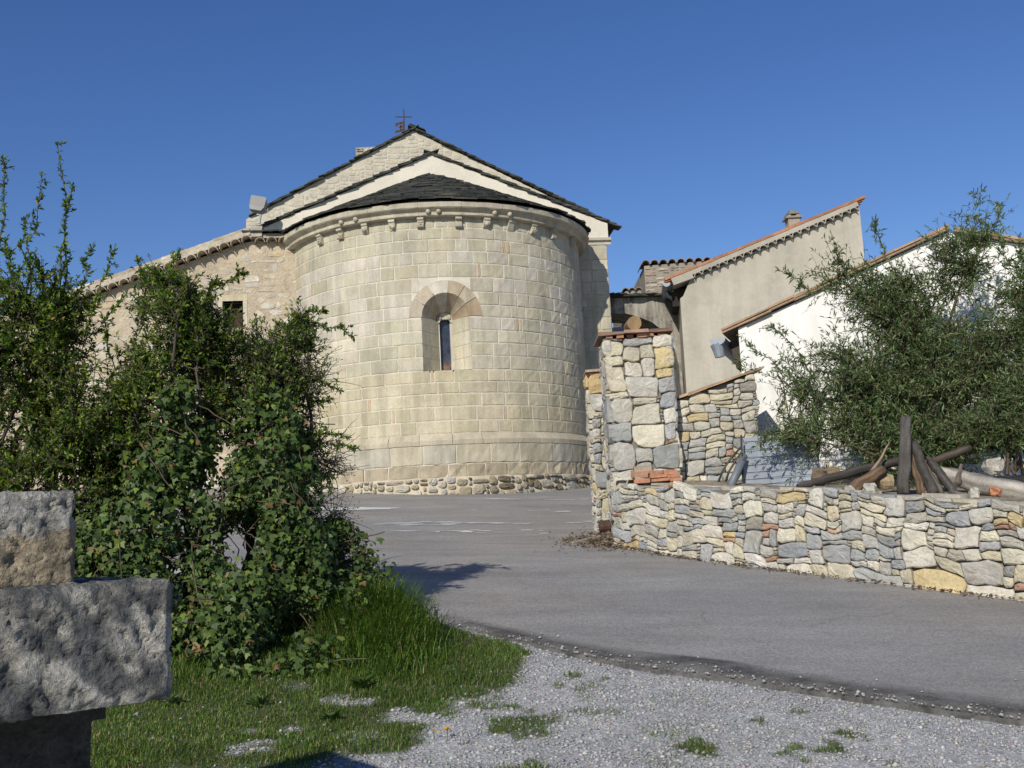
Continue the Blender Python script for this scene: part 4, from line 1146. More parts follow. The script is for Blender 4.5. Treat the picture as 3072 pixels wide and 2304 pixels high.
def garden():
    """raised soil behind the low wall"""
    U = np.linspace(.0, _seg[-1], 50); S = np.linspace(.36, 5.5, 26)
    V = []
    for u in U:
        q, n = lw_pt(u)
        for s_ in S:
            x, y = q - n * s_
            z = np.interp(u, [0, 4.6, _seg[-1]], [2.0, 1.55, 1.2]) + .05 * s_ * (s_ > .5) + .10 * (fbm(np.array(x * 1.5), np.array(y * 1.5)) - .5)
            if s_ > 5.3: z -= 1.2
            V.append([x, y, z])
    n = len(S)
    F = np.array([(i * n + j, i * n + j + 1, (i + 1) * n + j + 1, (i + 1) * n + j) for i in range(49) for j in range(n - 1)])
    m, nn, l, p = nmat('garden_soil')
    c = ramp(nn, l, noise(nn, l, 9, 7), [(.3, (.10, .08, .055)), (.5, (.22, .19, .14)), (.7, (.36, .33, .27))])
    l.new(c, p.inputs['Base Color']); p.inputs['Roughness'].default_value = .95
    l.new(bump(nn, l, noise(nn, l, 25, 6), .8, .03), p.inputs['Normal'])
    tag(mesh_obj('garden_soil', np.array(V), F, None, m, None, True), kind='structure')
garden()

# ================================================================== THINGS BEHIND THE LOW WALL
def log(name, label, pts, rad, col, group='timber poles piled behind the low wall', end=None, n=14):
    mb = MB(); pts = [np.asarray(q, float) for q in pts]
    P = []
    for a, b in zip(pts[:-1], pts[1:]):
        for t in np.linspace(0, 1, 7)[:-1]: P.append(a + (b - a) * t + rng.normal(0, .005, 3))
    P.append(pts[-1]); P = np.array(P)
    rr = np.interp(np.linspace(0, 1, len(P)), np.linspace(0, 1, len(rad)), rad)
    st = rng.uniform(.55, 1.5, n)[None, :] * rng.uniform(.8, 1.25, (len(P), n))
    mb.tube(P, rr, n, (np.array(col)[None, None] * st[..., None]).reshape(-1, 3), True, .06)
    return tag(mb.build(name, MAT['wood'], None, True), label, 'log', group)
GREY = (.07, .064, .058); BRN = (.135, .09, .055); PALE = (.27, .25, .22)
log('wood_post', 'thick grey post standing upright against the timber pile', [at(1951, 1066, 9.95), at(1957, 903, 10.15)], [.058, .05], (.085, .078, .07))
log('wood_pole', 'long dark pole lying low at the left of the timber pile', [at(1722, 1052, 10.6), at(1800, 1030, 10.6), at(1945, 996, 10.7), at(1965, 990, 10.8)], [.03, .04, .045, .045], (.055, .047, .042))
log('wood_pole', 'stout brown half-log leaning with its cut end up', [at(1826, 1068, 10.25), at(1906, 1016, 10.45)], [.06, .06], BRN)
log('wood_pole', 'pale pointed splinter of wood sticking up left of the post', [at(1868, 1052, 10.35), at(1921, 957, 10.6)], [.028, .008], (.24, .18, .125))
log('wood_pole', 'reddish brown split pole right beside the upright post', [at(1990, 1068, 10.0), at(1968, 985, 10.25)], [.036, .028], (.16, .105, .065))
log('wood_pole', 'thick grey pole leaning left just right of the post', [at(2018, 1068, 10.0), at(1995, 1015, 10.1), at(1974, 958, 10.3)], [.05, .047, .042], (.072, .066, .06))
log('wood_pole', 'dark slim pole leaning between two thicker grey ones', [at(2035, 1066, 10.1), at(1998, 1004, 10.35)], [.028, .028], (.08, .07, .06))
log('wood_pole', 'rightmost leaning grey pole with a forked stub on top', [at(2066, 1070, 10.0), at(2035, 1028, 10.15), at(2010, 998, 10.3), at(2004, 985, 10.32)], [.042, .042, .036, .012], (.08, .072, .066))
log('wood_pole', 'dark pole poking out rightwards behind the leaning poles', [at(1990, 1006, 10.8), at(2095, 968, 10.9)], [.042, .04], (.07, .055, .042))
log('tree_trunk', 'long bleached trunk lying on the ground at the right', [at(2020, 1022, 10.9), at(2120, 1046, 10.5), at(2260, 1072, 10.1)], [.085, .095, .10], PALE, None, n=14)
log('wood_stump', 'short grey stake stub standing by the bleached trunk', [at(2069, 1046, 10.2), at(2077, 1003, 10.2)], [.032, .012], (.16, .13, .11))
log('wood_pole', 'low grey stick end on the wall top beside the leaning poles', [at(2062, 1068, 9.9), at(2090, 1072, 9.9)], [.03, .026], (.13, .12, .11))
def rock(name, label, c, r, col, group=None, cat='rock'):
    mb = MB(); n, m_ = 9, 6; s = rng.uniform(.7, 1.0, 3) * r
    V = []
    for a in np.linspace(0, math.pi, m_ + 1):
        for q in np.arange(n) / n * 6.2832:
            d = np.array([math.sin(a) * math.cos(q), math.sin(a) * math.sin(q), math.cos(a)])
            d = np.sign(d) * np.abs(d) ** .8
            V.append(np.asarray(c) + d * s * (1 + (rng.normal(0, .13) if 0 < a < 3 else 0)))
    mb.add(V, [(i * n + j, (i + 1) * n + j, (i + 1) * n + (j + 1) % n, i * n + (j + 1) % n) for i in range(m_) for j in range(n)], col)
    return tag(mb.build(name, MAT['rubble'], None, False), label, cat, group)
rock('rock', 'tan boulder lying just left of the upright post', at(1912, 1040, 10.5), .105, (.33, .26, .17))
rock('rock', 'small whitish block behind the tan boulder', at(1932, 1004, 10.9), .075, (.55, .52, .46))
rock('rock', 'flat pale stone on the wall top left of the post', at(1880, 1060, 10.15), .075, (.40, .39, .35))
rock('rock', 'grey stone on the wall top beside the half-log', at(1835, 1060, 10.2), .055, (.36, .35, .32))
rock('rock', 'reddish broken brick lump near the bleached trunk', at(2150, 1062, 9.8), .055, (.45, .2, .11))
rock('rock', 'pale stone leaning at the foot of the white wall at right', at(2145, 1008, 11.2), .11, (.42, .40, .36))
rock('rock', 'rounded grey stone right of the leaning poles', at(2105, 1066, 9.8), .06, (.44, .42, .36))
rock('rock', 'brown rubble lump under the shrub left side', at(1768, 1030, 11.0), .10, (.17, .125, .085))
rock('rock', 'tan rubble lump beside the blue-grey sheet', at(1800, 1022, 11.1), .085, (.22, .17, .11))

def panel():
    a, b, c, d = [at(x, y, Y) for x, y, Y in ((1607, 1052, 12.3), (1760, 1052, 11.7), (1775, 930, 11.8), (1602, 946, 12.4))]
    mb = MB(); k = np.array([.02, .04, 0])
    nU = 24; V = []
    for i in range(nU + 1):
        t = i / nU; e = .002 * math.sin(t * nU / 2 * math.pi)
        for (p, q) in ((a, b), (d, c)):
            w = p + (q - p) * t + np.array([-.3, -.9, 0]) * e; V += [w, w + k]
    mb.add(V, [(i * 4, i * 4 + 4, i * 4 + 6, i * 4 + 2) for i in range(nU)] + [(i * 4 + 3, i * 4 + 7, i * 4 + 5, i * 4 + 1) for i in range(nU)] + [(i * 4 + 2, i * 4 + 6, i * 4 + 7, i * 4 + 3) for i in range(nU)] + [(0, 2, 3, 1)])
    tag(mb.build('sheet_panel', MAT['bluepanel'], None), 'blue-grey sheet panel standing behind the wire mesh', 'panel')
    f = empty('wire_fence', at(1690, 1052, 11.6), 'thin wire mesh fence in front of the blue-grey sheet', 'fence')
    w = MB()
    for y in (950, 967, 984, 1001, 1017, 1032, 1044): w.tube([at(1600, y + 5, 12.2), at(1690, y, 11.9), at(1800, y - 7, 11.5)], .0028, 5)
    w.tube([at(1782, 938, 11.55), at(1786, 1056, 11.55)], .004, 5)
    w.build('wire', MAT['black'], f)
    p = MB(); p.tube([at(1601, 940, 12.2), at(1606, 1060, 12.2)], .012, 6); p.build('post', MAT['black'], f)
    mb = MB(); mb.tube([at(1578, 1052, 12.0), at(1607, 985, 12.25)], .045, 12); tag(mb.build('drain_pipe', MAT['pvc'], None, True), 'grey plastic pipe leaning beside the blue-grey sheet', 'pipe')
    for k, (lab, pts) in enumerate((('black hose looping up the wall nearest the pillar side', [(1550, 1046), (1562, 1015), (1582, 985), (1602, 965)]), ('second black hose just right of the first against the wall', [(1565, 1048), (1575, 1018), (1592, 990), (1606, 972)]))):
        mb = MB(); mb.tube([at(x, y, 12.6) for x, y in pts], .013, 6); tag(mb.build('hose', MAT['black'], None, True), lab, 'hose')
panel()

def tile_stack():
    k = 0
    for lv in range(4):
        x = 1.30 + rng.uniform(0, .06)
        while x < (1.84, 1.76, 1.70, 1.55)[lv]:
            L = rng.uniform(.14, .24); o = np.array([x, 12.27 + rng.normal(0, .02), 2.055 + lv * .047]); mb = MB()
            if lv == 3 or k in (3, 6): half_tile(mb, o + [0, .09, -.012], (1, rng.normal(0, .12), rng.normal(0, .05)), (0, -.35, 1), L, .068, tcol(), .018)
            else: mb.box(o, (L, rng.normal(0, .02), rng.normal(0, .006)), (0, .16, 0), (0, 0, .040), np.array((.42, .20, .12)) * rng.uniform(.75, 1.1), .005)
            tag(mb.build('broken_tile', MAT['tile'], None), 'broken red tile in the stack on the ledge below the stone pillar', 'tile', 'broken red tiles on the ledge under the pillar')
            x += L + .008; k += 1
    mb = MB(); c = at(1368, 702, 12.75); mb.tube([c + np.array([0, -.12, 0]), c + np.array([0, .25, .02])], .088, 16, (.25, .17, .09), True, .03)
    tag(mb.build('log_round', MAT['wood'], None), 'short round log lying end-on on top of the gate pillar', 'log')
    e = empty('iron_valve', at(1306, 1148, 13.3), 'rusty iron stub with a grey bolt at the foot of the wall end', 'pipe')
    mb = MB(); mb.tube([at(1294, 1138, 13.1), at(1318, 1136, 13.1)], .075, 14, (1, 1, 1)); mb.build('pipe_body', MAT['rust'], e)
    mb = MB(); mb.tube([at(1306, 1121, 13.1), at(1306, 1108, 13.1)], .02, 8); mb.box(at(1298, 1122, 13.05), (.1, 0, 0), (0, .08, 0), (0, 0, .015)); mb.build('bolt', MAT['metal'], e)
tile_stack()

def litter():
    N = 1700
    t = rng.random(N); V = []; F = []; C = []
    a = rng.random(N) < .6
    x = np.where(a, rng.normal(.90, .22, N), 0); y = np.where(a, 12.55 + rng.normal(0, .35, N) + (x - .9) * -.3, 0)
    u = rng.uniform(0, 6.2, N); q = np.array([np.concatenate(lw_pt(k)) for k in u])
    off = np.abs(rng.normal(.03, .06, N)) + .03
    x = np.where(a, x, q[:, 0] + q[:, 2] * off); y = np.where(a, y, q[:, 1] + q[:, 3] * off)
    z = G(x, y) + .04 + np.where(a, .09 * np.exp(-((x - 1.05) / .3) ** 2) * rng.random(N), .015 * rng.random(N))
    P = np.stack([x, y, z], 1)
    d = rng.normal(0, 1, (N, 3)); d[:, 2] *= .3; d /= np.linalg.norm(d, axis=1)[:, None]
    e = np.cross(d, rng.normal(0, 1, (N, 3)) * .4 + [0, 0, 1]); e /= np.linalg.norm(e, axis=1)[:, None]
    L = rng.uniform(.010, .034, N)[:, None]; W = L * rng.uniform(.2, .5, (N, 1))
    Vv = np.stack([P - d * L, P + e * W, P + d * L, P - e * W + [0, 0, .008]], 1).reshape(-1, 3)
    cc = np.array([(.15, .10, .065), (.20, .14, .09), (.10, .07, .05), (.27, .21, .14)])[rng.integers(4, size=N)]
    tag(mesh_obj('leaf_litter', Vv, np.arange(4 * N).reshape(-1, 4), np.repeat(cc, 4, 0), MAT['litter'], None), 'brown dead leaves gathered at the foot of the stone walls', 'dead leaves', kind='stuff')
    mb = MB(); mb.box((.62, 12.42, 1.33), (.34, .22, .05), (-.10, .20, 0), (0, 0, .09), (.40, .37, .31), .02)
    tag(mb.build('kerb_stone', MAT['rubble'], None), 'flat pale stone slab in the leaf litter at the pillar foot', 'stone')
    # low soil heap under the litter
    xx, yy = np.meshgrid(np.linspace(.3, 1.5, 25), np.linspace(11.9, 13.6, 25)); zz = G(xx, yy) + .02 + .10 * np.exp(-((xx - 1.1) / .3) ** 2 - ((yy - 12.75) / .45) ** 2) - .03 * smooth01((1.0 - xx) / .5 + np.abs(yy - 12.7) / 1.2)
    V = np.stack([xx, yy, zz], -1).reshape(-1, 3); i = np.arange(24)[:, None] * 25 + np.arange(24)[None]
    tag(mesh_obj('soil_heap', V, np.stack([i, i + 1, i + 26, i + 25], -1).reshape(-1, 4), np.tile((.13, .10, .075), (len(V), 1)), MAT['litter'], None, True), kind='structure')
litter()

# ================================================================== FOREGROUND MONUMENT
def rough_block(mb, o, ex, ey, ez, col, amp, res=.012, lam=.10, seed=1, chip=.025):
    """subdivided block with a hewn, pitted surface and worn arrises; col: colour or function of the points"""
    o, ex, ey, ez = [np.asarray(q, float) for q in (o, ex, ey, ez)]
    c = o + (ex + ey + ez) / 2
    for (a, b, n0) in ((ex, ez, o), (ey, ez, o + ex), (-ex, ez, o + ex + ey), (-ey, ez, o + ey), (ex, ey, o + ez), (ex, -ey, o + ey)):
        la, lb = np.linalg.norm(a), np.linalg.norm(b)
        na, nb = max(2, int(la / res)), max(2, int(lb / res))
        nr = np.cross(a, b); nr /= np.linalg.norm(nr)
        s, t = np.meshgrid(np.linspace(0, 1, na + 1), np.linspace(0, 1, nb + 1))
        P = n0 + s[..., None] * a + t[..., None] * b
        X = P @ np.array([1, .35, .25]); Z = P @ np.array([.25, .45, 1])
        h = (fbm(X / lam + seed, Z / lam + seed * 2) - .5) + .75 * (fbm(X / lam * 2.7 + seed, Z / lam * 2.7 + 9) - .5)
        pit = np.minimum(0, fbm(X / .022 + 3, Z / .022 + seed) - .46)
        e = np.minimum(np.minimum(s, 1 - s) * la, np.minimum(t, 1 - t) * lb)
        k = smooth01(e / .03)
        P = P + nr * ((h * amp * 2.2 + pit * .06) * k)[..., None]
        # worn edges: edge vertices move towards the centre by one field shared by the faces that meet there
        w = (1 - smooth01(e / .022)) * chip * (.2 + 1.1 * fbm(P[..., 0] * 17 + P[..., 1] * 13, P[..., 2] * 19 + seed))
        d = c - P; d /= np.linalg.norm(d, axis=-1)[..., None]
        P = P + d * w[..., None]
        m = na + 1
        i = np.arange(nb)[:, None] * m + np.arange(na)[None]
        V = P.reshape(-1, 3)
        mb.add(V, np.stack([i, i + 1, i + m + 1, i + m], -1).reshape(-1, 4).tolist(), col(V) if callable(col) else col)
def monument():
    A = at(375, 1262, 3.0); B = at(0, 1300, 2.70)
    z1, z0 = 1.515, 1.19
    d = np.array([A[0] - B[0], A[1] - B[1], 0]); d /= np.linalg.norm(d); n = np.array([-d[1], d[0], 0])   # n points away from the camera
    m = empty('stone_monument', (A[0] - .5, A[1], .4), 'weathered granite pedestal of stacked blocks in the left foreground', 'monument')
    R0 = np.array([A[0], A[1], z0])
    def lichen(base, seed):
        def f(V):
            x = V @ np.array([1, .4, .2]); z = V @ np.array([.2, .3, 1])
            g = smooth01((fbm(x / .16 + seed, z / .13 + seed) - .47) / .10)[:, None]
            q = smooth01((fbm(x / .05 + seed, z / .05) - .58) / .08)[:, None]
            c = np.array(base)[None] * (1 - g) + np.array((.12, .122, .122))[None] * g
            return c * (1 - q * .5) + np.array((.42, .40, .34))[None] * q * .5
        return f
    s = MB(); rough_block(s, R0 - d * 1.3, d * 1.3, n * .85 + d * .12, np.array([0, 0, z1 - z0]), lichen((.40, .385, .345), 3), .008, .010, .07, 3, .02)
    s.build('slab', MAT['granite'], m, True)
    U = at(168, 1250, 3.06)
    up = lichen((.36, .35, .32), 11)
    def worn(V):
        """a pale, newer rendered band low on the upper block, with a ragged edge"""
        c = up(V); e = V[:, 2] - z1 - .15 + .09 * (fbm(V[:, 0] / .07, V[:, 1] / .07 + V[:, 2] / .1) - .5)
        k = smooth01(-e / .012)[:, None]
        return c * (1 - k) + np.array((.36, .30, .21))[None] * k
    b = MB(); rough_block(b, np.array([U[0], U[1], z1 - .014]) - d * .9, d * .9, n * .5, np.array([0, 0, .277]), worn, .007, .010, .07, 8, .02)
    b.build('upper_block', MAT['granite'], m, True)
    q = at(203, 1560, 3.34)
    p = MB(); rough_block(p, np.array([q[0], q[1], .2]) - d * .9, d * .9, n * .5, np.array([0, 0, z0 - .2 + .01]), (.075, .073, .07), .010, .02, .10, 12, .015)  # pier colour darkened to carry the deep shade under the slab
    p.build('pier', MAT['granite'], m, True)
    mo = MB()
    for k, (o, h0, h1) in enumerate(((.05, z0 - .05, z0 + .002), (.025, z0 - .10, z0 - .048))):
        mo.box(np.array([q[0], q[1], h0]) - d * .9 - n * o, d * (.9 + o), n * (.5 + 2 * o), (0, 0, h1 - h0), (.07, .068, .064), .004)  # same shade painted into the moulding's colour
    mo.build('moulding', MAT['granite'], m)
monument()

# ================================================================== VEGETATION
def unit(a): return a / (np.linalg.norm(a, axis=-1, keepdims=True) + 1e-9)
def tubes(lines, radii, sides=4):
    """many polylines with equal point counts -> vertices, quads. lines (n, m, 3), radii (n, m)"""
    n, m, _ = lines.shape
    t = unit(np.gradient(lines, axis=1)); ref = np.where(np.abs(t[..., 2:3]) < .9, [[[0, 0, 1.0]]], [[[1.0, 0, 0]]])
    a = unit(np.cross(t, ref)); b = np.cross(t, a)
    th = np.arange(sides) / sides * 2 * math.pi
    V = lines[:, :, None, :] + radii[:, :, None, None] * (np.cos(th)[None, None, :, None] * a[:, :, None, :] + np.sin(th)[None, None, :, None] * b[:, :, None, :])
    base = (np.arange(n) * m * sides)[:, None, None] + (np.arange(m - 1) * sides)[None, :, None] + np.arange(sides)[None, None, :]
    nxt = (np.arange(n) * m * sides)[:, None, None] + (np.arange(m - 1) * sides)[None, :, None] + ((np.arange(sides) + 1) % sides)[None, None, :]
    F = np.stack([base, nxt, nxt + sides, base + sides], -1).reshape(-1, 4)
    return V.reshape(-1, 3), F
def bez(p0, p1, p2, m, jit=0.0):
    t = np.linspace(0, 1, m)[None, :, None]
    L = (1 - t) ** 2 * p0[:, None] + 2 * t * (1 - t) * p1[:, None] + t * t * p2[:, None]
    if jit: L = L + rng.normal(0, 1, L.shape) * jit * np.sin(np.linspace(0, math.pi, m))[None, :, None]
    return L
LEAF2 = (np.array([(0, 0, 0), (.5, .5, .12), (1, 0, -.06), (.5, -.5, .12)]), np.array([(0, 1, 2), (0, 2, 3)]))
_iv = np.array([(0, 0, 0), (.02, .34, .03), (.34, .58, .0), (.42, .30, .05), (1.0, 0, -.08), (.42, -.30, .05), (.34, -.58, 0), (.02, -.34, .03)])
IVY = (_iv, np.array([(0, 1, 2), (0, 2, 3), (0, 3, 4), (0, 4, 5), (0, 5, 6), (0, 6, 7)]))
def leaves(P, D, N, L, W, T):
    """P base, D direction, N normal, L length, W width; template T -> V, F"""
    tv, tf = T
    D = unit(D); S = unit(np.cross(N, D)); N = np.cross(D, S)
    V = P[:, None] + tv[None, :, 0:1] * (D * L[:, None])[:, None] + tv[None, :, 1:2] * (S * W[:, None])[:, None] + tv[None, :, 2:3] * (N * L[:, None])[:, None]
    F = (np.arange(len(P)) * len(tv))[:, None, None] + tf[None]
    return V.reshape(-1, 3), F.reshape(-1, 3)
def pal(cols, n, w=None, j=.18):
    c = np.array(cols)[rng.choice(len(cols), size=n, p=w)]
    return c * rng.uniform(1 - j, 1 + j, (n, 1)) * rng.uniform(.93, 1.07, (n, 3))
def in_ell(ells, n, shell=.35):
    """points in ellipsoids (cx, cy, cz, rx, ry, rz, weight), biased to the shell"""
    E = np.array(ells); w = E[:, 6] / E[:, 6].sum()
    k = rng.choice(len(E), size=n, p=w)
    d = unit(rng.normal(0, 1, (n, 3))); r = rng.random(n)[:, None] ** shell
    return E[k, :3] + d * r * E[k, 3:6], d
def E(x, y, Y, rx, ry, rz, w=None):
    c = at(x, y, Y); return (*c, rx, ry, rz, w or rx * ry * rz)
def shrub(name, label, ells, bases, n_main, n_sec, twigs, leaf, cols, colw, mat, barkcol, shoots=(), cat='shrub', bare=0.0, leafL=(.022, .04), ratio=.42, per=9, sec_r=.006, twigL=(.06, .2), up=.3, group=None, droop=0.0, clus=1):
    bases = np.array(bases)
    o = empty(name, bases.mean(0), label, cat, group)
    # main stems
    tip, _ = in_ell(ells, n_main, .8)
    b = bases[rng.integers(len(bases), size=n_main)] + rng.normal(0, .05, (n_main, 3)) * [1, 1, 0]
    mid = b * .45 + tip * .55 + rng.normal(0, .08, tip.shape); mid[:, 2] = b[:, 2] * .35 + tip[:, 2] * .65
    Lm = bez(b, mid, tip, 12, .03)
    rm = np.linspace(.022, .006, 12)[None] * rng.uniform(.6, 1.3, (n_main, 1))
    # secondary branches to points in the crown, from the nearest main point lower down
    st, _ = in_ell(ells, n_sec, .38)
    pts = Lm[:, 2:].reshape(-1, 3)
    d = np.linalg.norm((st[:, None] - pts[None]) * [1, 1, .8], axis=2) + np.maximum(0, pts[None, :, 2] - st[:, None, 2] + .05) * 2.5 + rng.random((n_sec, len(pts))) * .12
    src = pts[d.argmin(1)]
    extra_s, extra_t = [], []
    for (p, q) in shoots: extra_s.append(p); extra_t.append(q)
    if shoots: src = np.concatenate([src, np.array(extra_s)]); st = np.concatenate([st, np.array(extra_t)])
    ns = len(st)
    mid = (src + st) / 2 + rng.normal(0, .05, st.shape) + np.array([0, 0, up]) * np.linalg.norm(st - src, axis=1)[:, None] * .3
    Ls = bez(src, mid, st, 9, .018)
    if droop: Ls[:, :, 2] -= droop * (np.linspace(0, 1, 9)[None] ** 3) * rng.random((ns, 1))
    rs = np.linspace(sec_r, sec_r * .35, 9)[None] * rng.uniform(.7, 1.3, (ns, 1))
    # twigs
    k = np.repeat(np.arange(ns), twigs); f = rng.uniform(.25, 1.0, len(k)); fi = f * 8; i0 = np.minimum(fi.astype(int), 7)
    P = Ls[k, i0] + (Ls[k, i0 + 1] - Ls[k, i0]) * (fi - i0)[:, None]
    sd = unit(Ls[k, i0 + 1] - Ls[k, i0]); td = unit(sd * rng.uniform(.2, 1.0, (len(k), 1)) + rng.normal(0, .75, (len(k), 3)) + [0, 0, up])
    isx = k >= ns - len(shoots)
    tl = rng.uniform(*twigL, len(k)) * np.where(isx, .35, 1.0)
    Q = P + td * tl[:, None]
    Lt = bez(P, (P + Q) / 2 + rng.normal(0, .012, P.shape), Q, 5)
    if droop: Lt[:, :, 2] -= droop * .5 * (np.linspace(0, 1, 5)[None] ** 2) * rng.random((len(k), 1)) * tl[:, None] * 4
    rt = np.linspace(.0032, .0014, 5)[None] * np.ones((len(k), 1))
    V1, F1 = tubes(Lm, rm, 6); V2, F2 = tubes(Ls, rs, 4); V3, F3 = tubes(Lt, rt, 3)
    # pad the 3-sided faces are quads too
    V = np.concatenate([V1, V2, V3]); F = np.concatenate([F1, F2 + len(V1), F3 + len(V1) + len(V2)])
    C = np.tile(np.array(barkcol), (len(V), 1)) * rng.uniform(.8, 1.2, (len(V), 1))
    mesh_obj('branches', V, F, C, MAT['bark'], o, True)
    # leaves: spiral along twigs, plus rosettes on the secondary branches
    keep = rng.random(len(k)) >= bare
    kk = np.repeat(np.nonzero(keep)[0], per); g = rng.uniform(.05, 1.0, len(kk)); gi = g * 4; j0 = np.minimum(gi.astype(int), 3)
    LP = Lt[kk, j0] + (Lt[kk, j0 + 1] - Lt[kk, j0]) * (gi - j0)[:, None]
    LD = unit(td[kk] * .8 + rng.normal(0, .7, (len(kk), 3)) + [0, 0, .1 - droop])
    m2 = ns * 14
    ks = rng.integers(ns, size=m2); f = rng.uniform(.3, 1, m2) * 8; i0 = np.minimum(f.astype(int), 7)
    LP2 = Ls[ks, i0] + (Ls[ks, i0 + 1] - Ls[ks, i0]) * (f - i0)[:, None]; LD2 = unit(unit(Ls[ks, i0 + 1] - Ls[ks, i0]) * .6 + rng.normal(0, .7, (m2, 3)))
    if shoots:    # young shoots are clothed closely
        m3 = len(shoots) * (130 if leafL[1] < .05 else 60); ks = rng.integers(ns - len(shoots), ns, size=m3); f = rng.uniform(.1, 1, m3) * 8; i0 = np.minimum(f.astype(int), 7)
        LP3 = Ls[ks, i0] + (Ls[ks, i0 + 1] - Ls[ks, i0]) * (f - i0)[:, None]; LD3 = unit(unit(Ls[ks, i0 + 1] - Ls[ks, i0]) * .9 + rng.normal(0, .6, (m3, 3)))
        LP2 = np.concatenate([LP2, LP3]); LD2 = np.concatenate([LD2, LD3])
    LP = np.concatenate([LP, LP2]); LD = np.concatenate([LD, LD2])
    n = len(LP)
    NN = rng.normal(0, .6, (n, 3)) + [-.15, -.35, .8]
    L = rng.uniform(*leafL, n) * rng.choice([1, .7, 1.25], n)
    # clumps: leaf colour follows the clump (young / old growth), a property of the leaves themselves
    cl = fbm(LP[:, 0] * 4 + 5, LP[:, 2] * 4 + LP[:, 1] * 3)
    cc = pal(cols, n, colw) * (.72 + .6 * cl)[:, None]
    V, F = leaves(LP, LD, NN, L, L * ratio, leaf)
    mesh_obj('foliage', V, F, np.repeat(cc, len(leaf[0]), 0), mat, o, False)
    return o
PYR = [(.095, .155, .016), (.07, .125, .016), (.145, .20, .02), (.04, .08, .014), (.20, .235, .03), (.26, .15, .03)]
PYW = [.3, .25, .2, .16, .075, .015]
def gp(x, y, Y):
    p = at(x, y, Y); p[2] = G(p[0], p[1]) + .02; return p
Y0 = 7.2
shrub('pyracantha_bush', 'tall dense dark green firethorn at the far left with long upright shoots',
      [E(30, 800, 7.0, .55, .5, .55, 3), E(120, 720, 7.1, .32, .35, .36, 1), E(190, 930, 7.0, .40, .45, .48, 2), E(40, 1040, 6.9, .5, .5, .45, 2), E(-150, 820, 7.0, .5, .5, .7, 2), E(60, 640, 7.0, .28, .3, .25, .7)],
      [gp(0, 1200, 7.0), gp(120, 1200, 7.1), gp(-150, 1200, 7.0)], 16, 470, 10, LEAF2, PYR, PYW, MAT['leaf'], (.075, .06, .05),
      [(at(118, 760, 7.0), at(124, 312, 7.0)), (at(60, 740, 7.0), at(92, 372, 7.0)), (at(120, 740, 7.0), at(156, 402, 7.0)), (at(-10, 640, 7.0), at(6, 340, 7.0)), (at(30, 700, 7.1), at(55, 470, 7.1)), (at(20, 720, 6.9), at(10, 520, 6.9)), (at(170, 740, 7.0), at(205, 530, 7.0)), (at(175, 760, 7.0), at(240, 545, 7.0)), (at(100, 700, 7.0), at(75, 560, 6.8)), (at(60, 700, 7.0), at(150, 560, 7.0))], per=10)
shrub('pyracantha_bush', 'middle firethorn thicket with an arching top in front of the annex window',
      [E(380, 690, 7.4, .28, .35, .30, 2), E(300, 850, 7.2, .30, .4, .40, 2), E(440, 760, 7.5, .26, .35, .30, 1.6), E(350, 620, 7.4, .14, .2, .14, .5), E(250, 1000, 7.1, .3, .4, .4, 1.4), E(480, 880, 7.5, .22, .3, .25, .8)],
      [gp(300, 1250, 7.2), gp(420, 1250, 7.4)], 13, 310, 10, LEAF2, PYR, PYW, MAT['leaf'], (.09, .075, .06),
      [(at(350, 680, 7.4), at(385, 546, 7.4)), (at(400, 660, 7.4), at(530, 588, 7.5)), (at(300, 720, 7.3), at(298, 560, 7.3)), (at(420, 700, 7.4), at(470, 600, 7.4)), (at(330, 680, 7.3), at(365, 585, 7.3)), (at(250, 800, 7.2), at(265, 640, 7.2))], per=10)
shrub('pyracantha_bush', 'right-hand firethorn with bare thorny twigs and long side shoots before the apse',
      [E(640, 720, 7.8, .20, .28, .12, .7), E(600, 800, 7.7, .28, .3, .26, 1.6), E(560, 900, 7.6, .28, .35, .34, 1.6), E(650, 930, 7.8, .16, .3, .40, 1.0), E(650, 1080, 7.8, .20, .3, .34, 1.0), E(520, 760, 7.6, .22, .3, .2, .9)],
      [gp(620, 1230, 7.8), gp(520, 1250, 7.6)], 12, 250, 9, LEAF2, [(.10, .17, .02), (.07, .125, .018), (.14, .19, .025), (.2, .13, .03)], [.4, .35, .22, .03], MAT['leaf'], (.07, .055, .05),
      [(at(640, 700, 7.8), at(765, 727, 7.8)), (at(620, 720, 7.8), at(700, 672, 7.8)), (at(650, 940, 7.8), at(752, 945, 7.8)), (at(660, 960, 7.8), at(775, 970, 7.8)), (at(640, 880, 7.8), at(712, 868, 7.8)), (at(660, 1000, 7.8), at(720, 1030, 7.8)), (at(640, 800, 7.8), at(735, 845, 7.8))], bare=.35, per=10, twigL=(.07, .2))

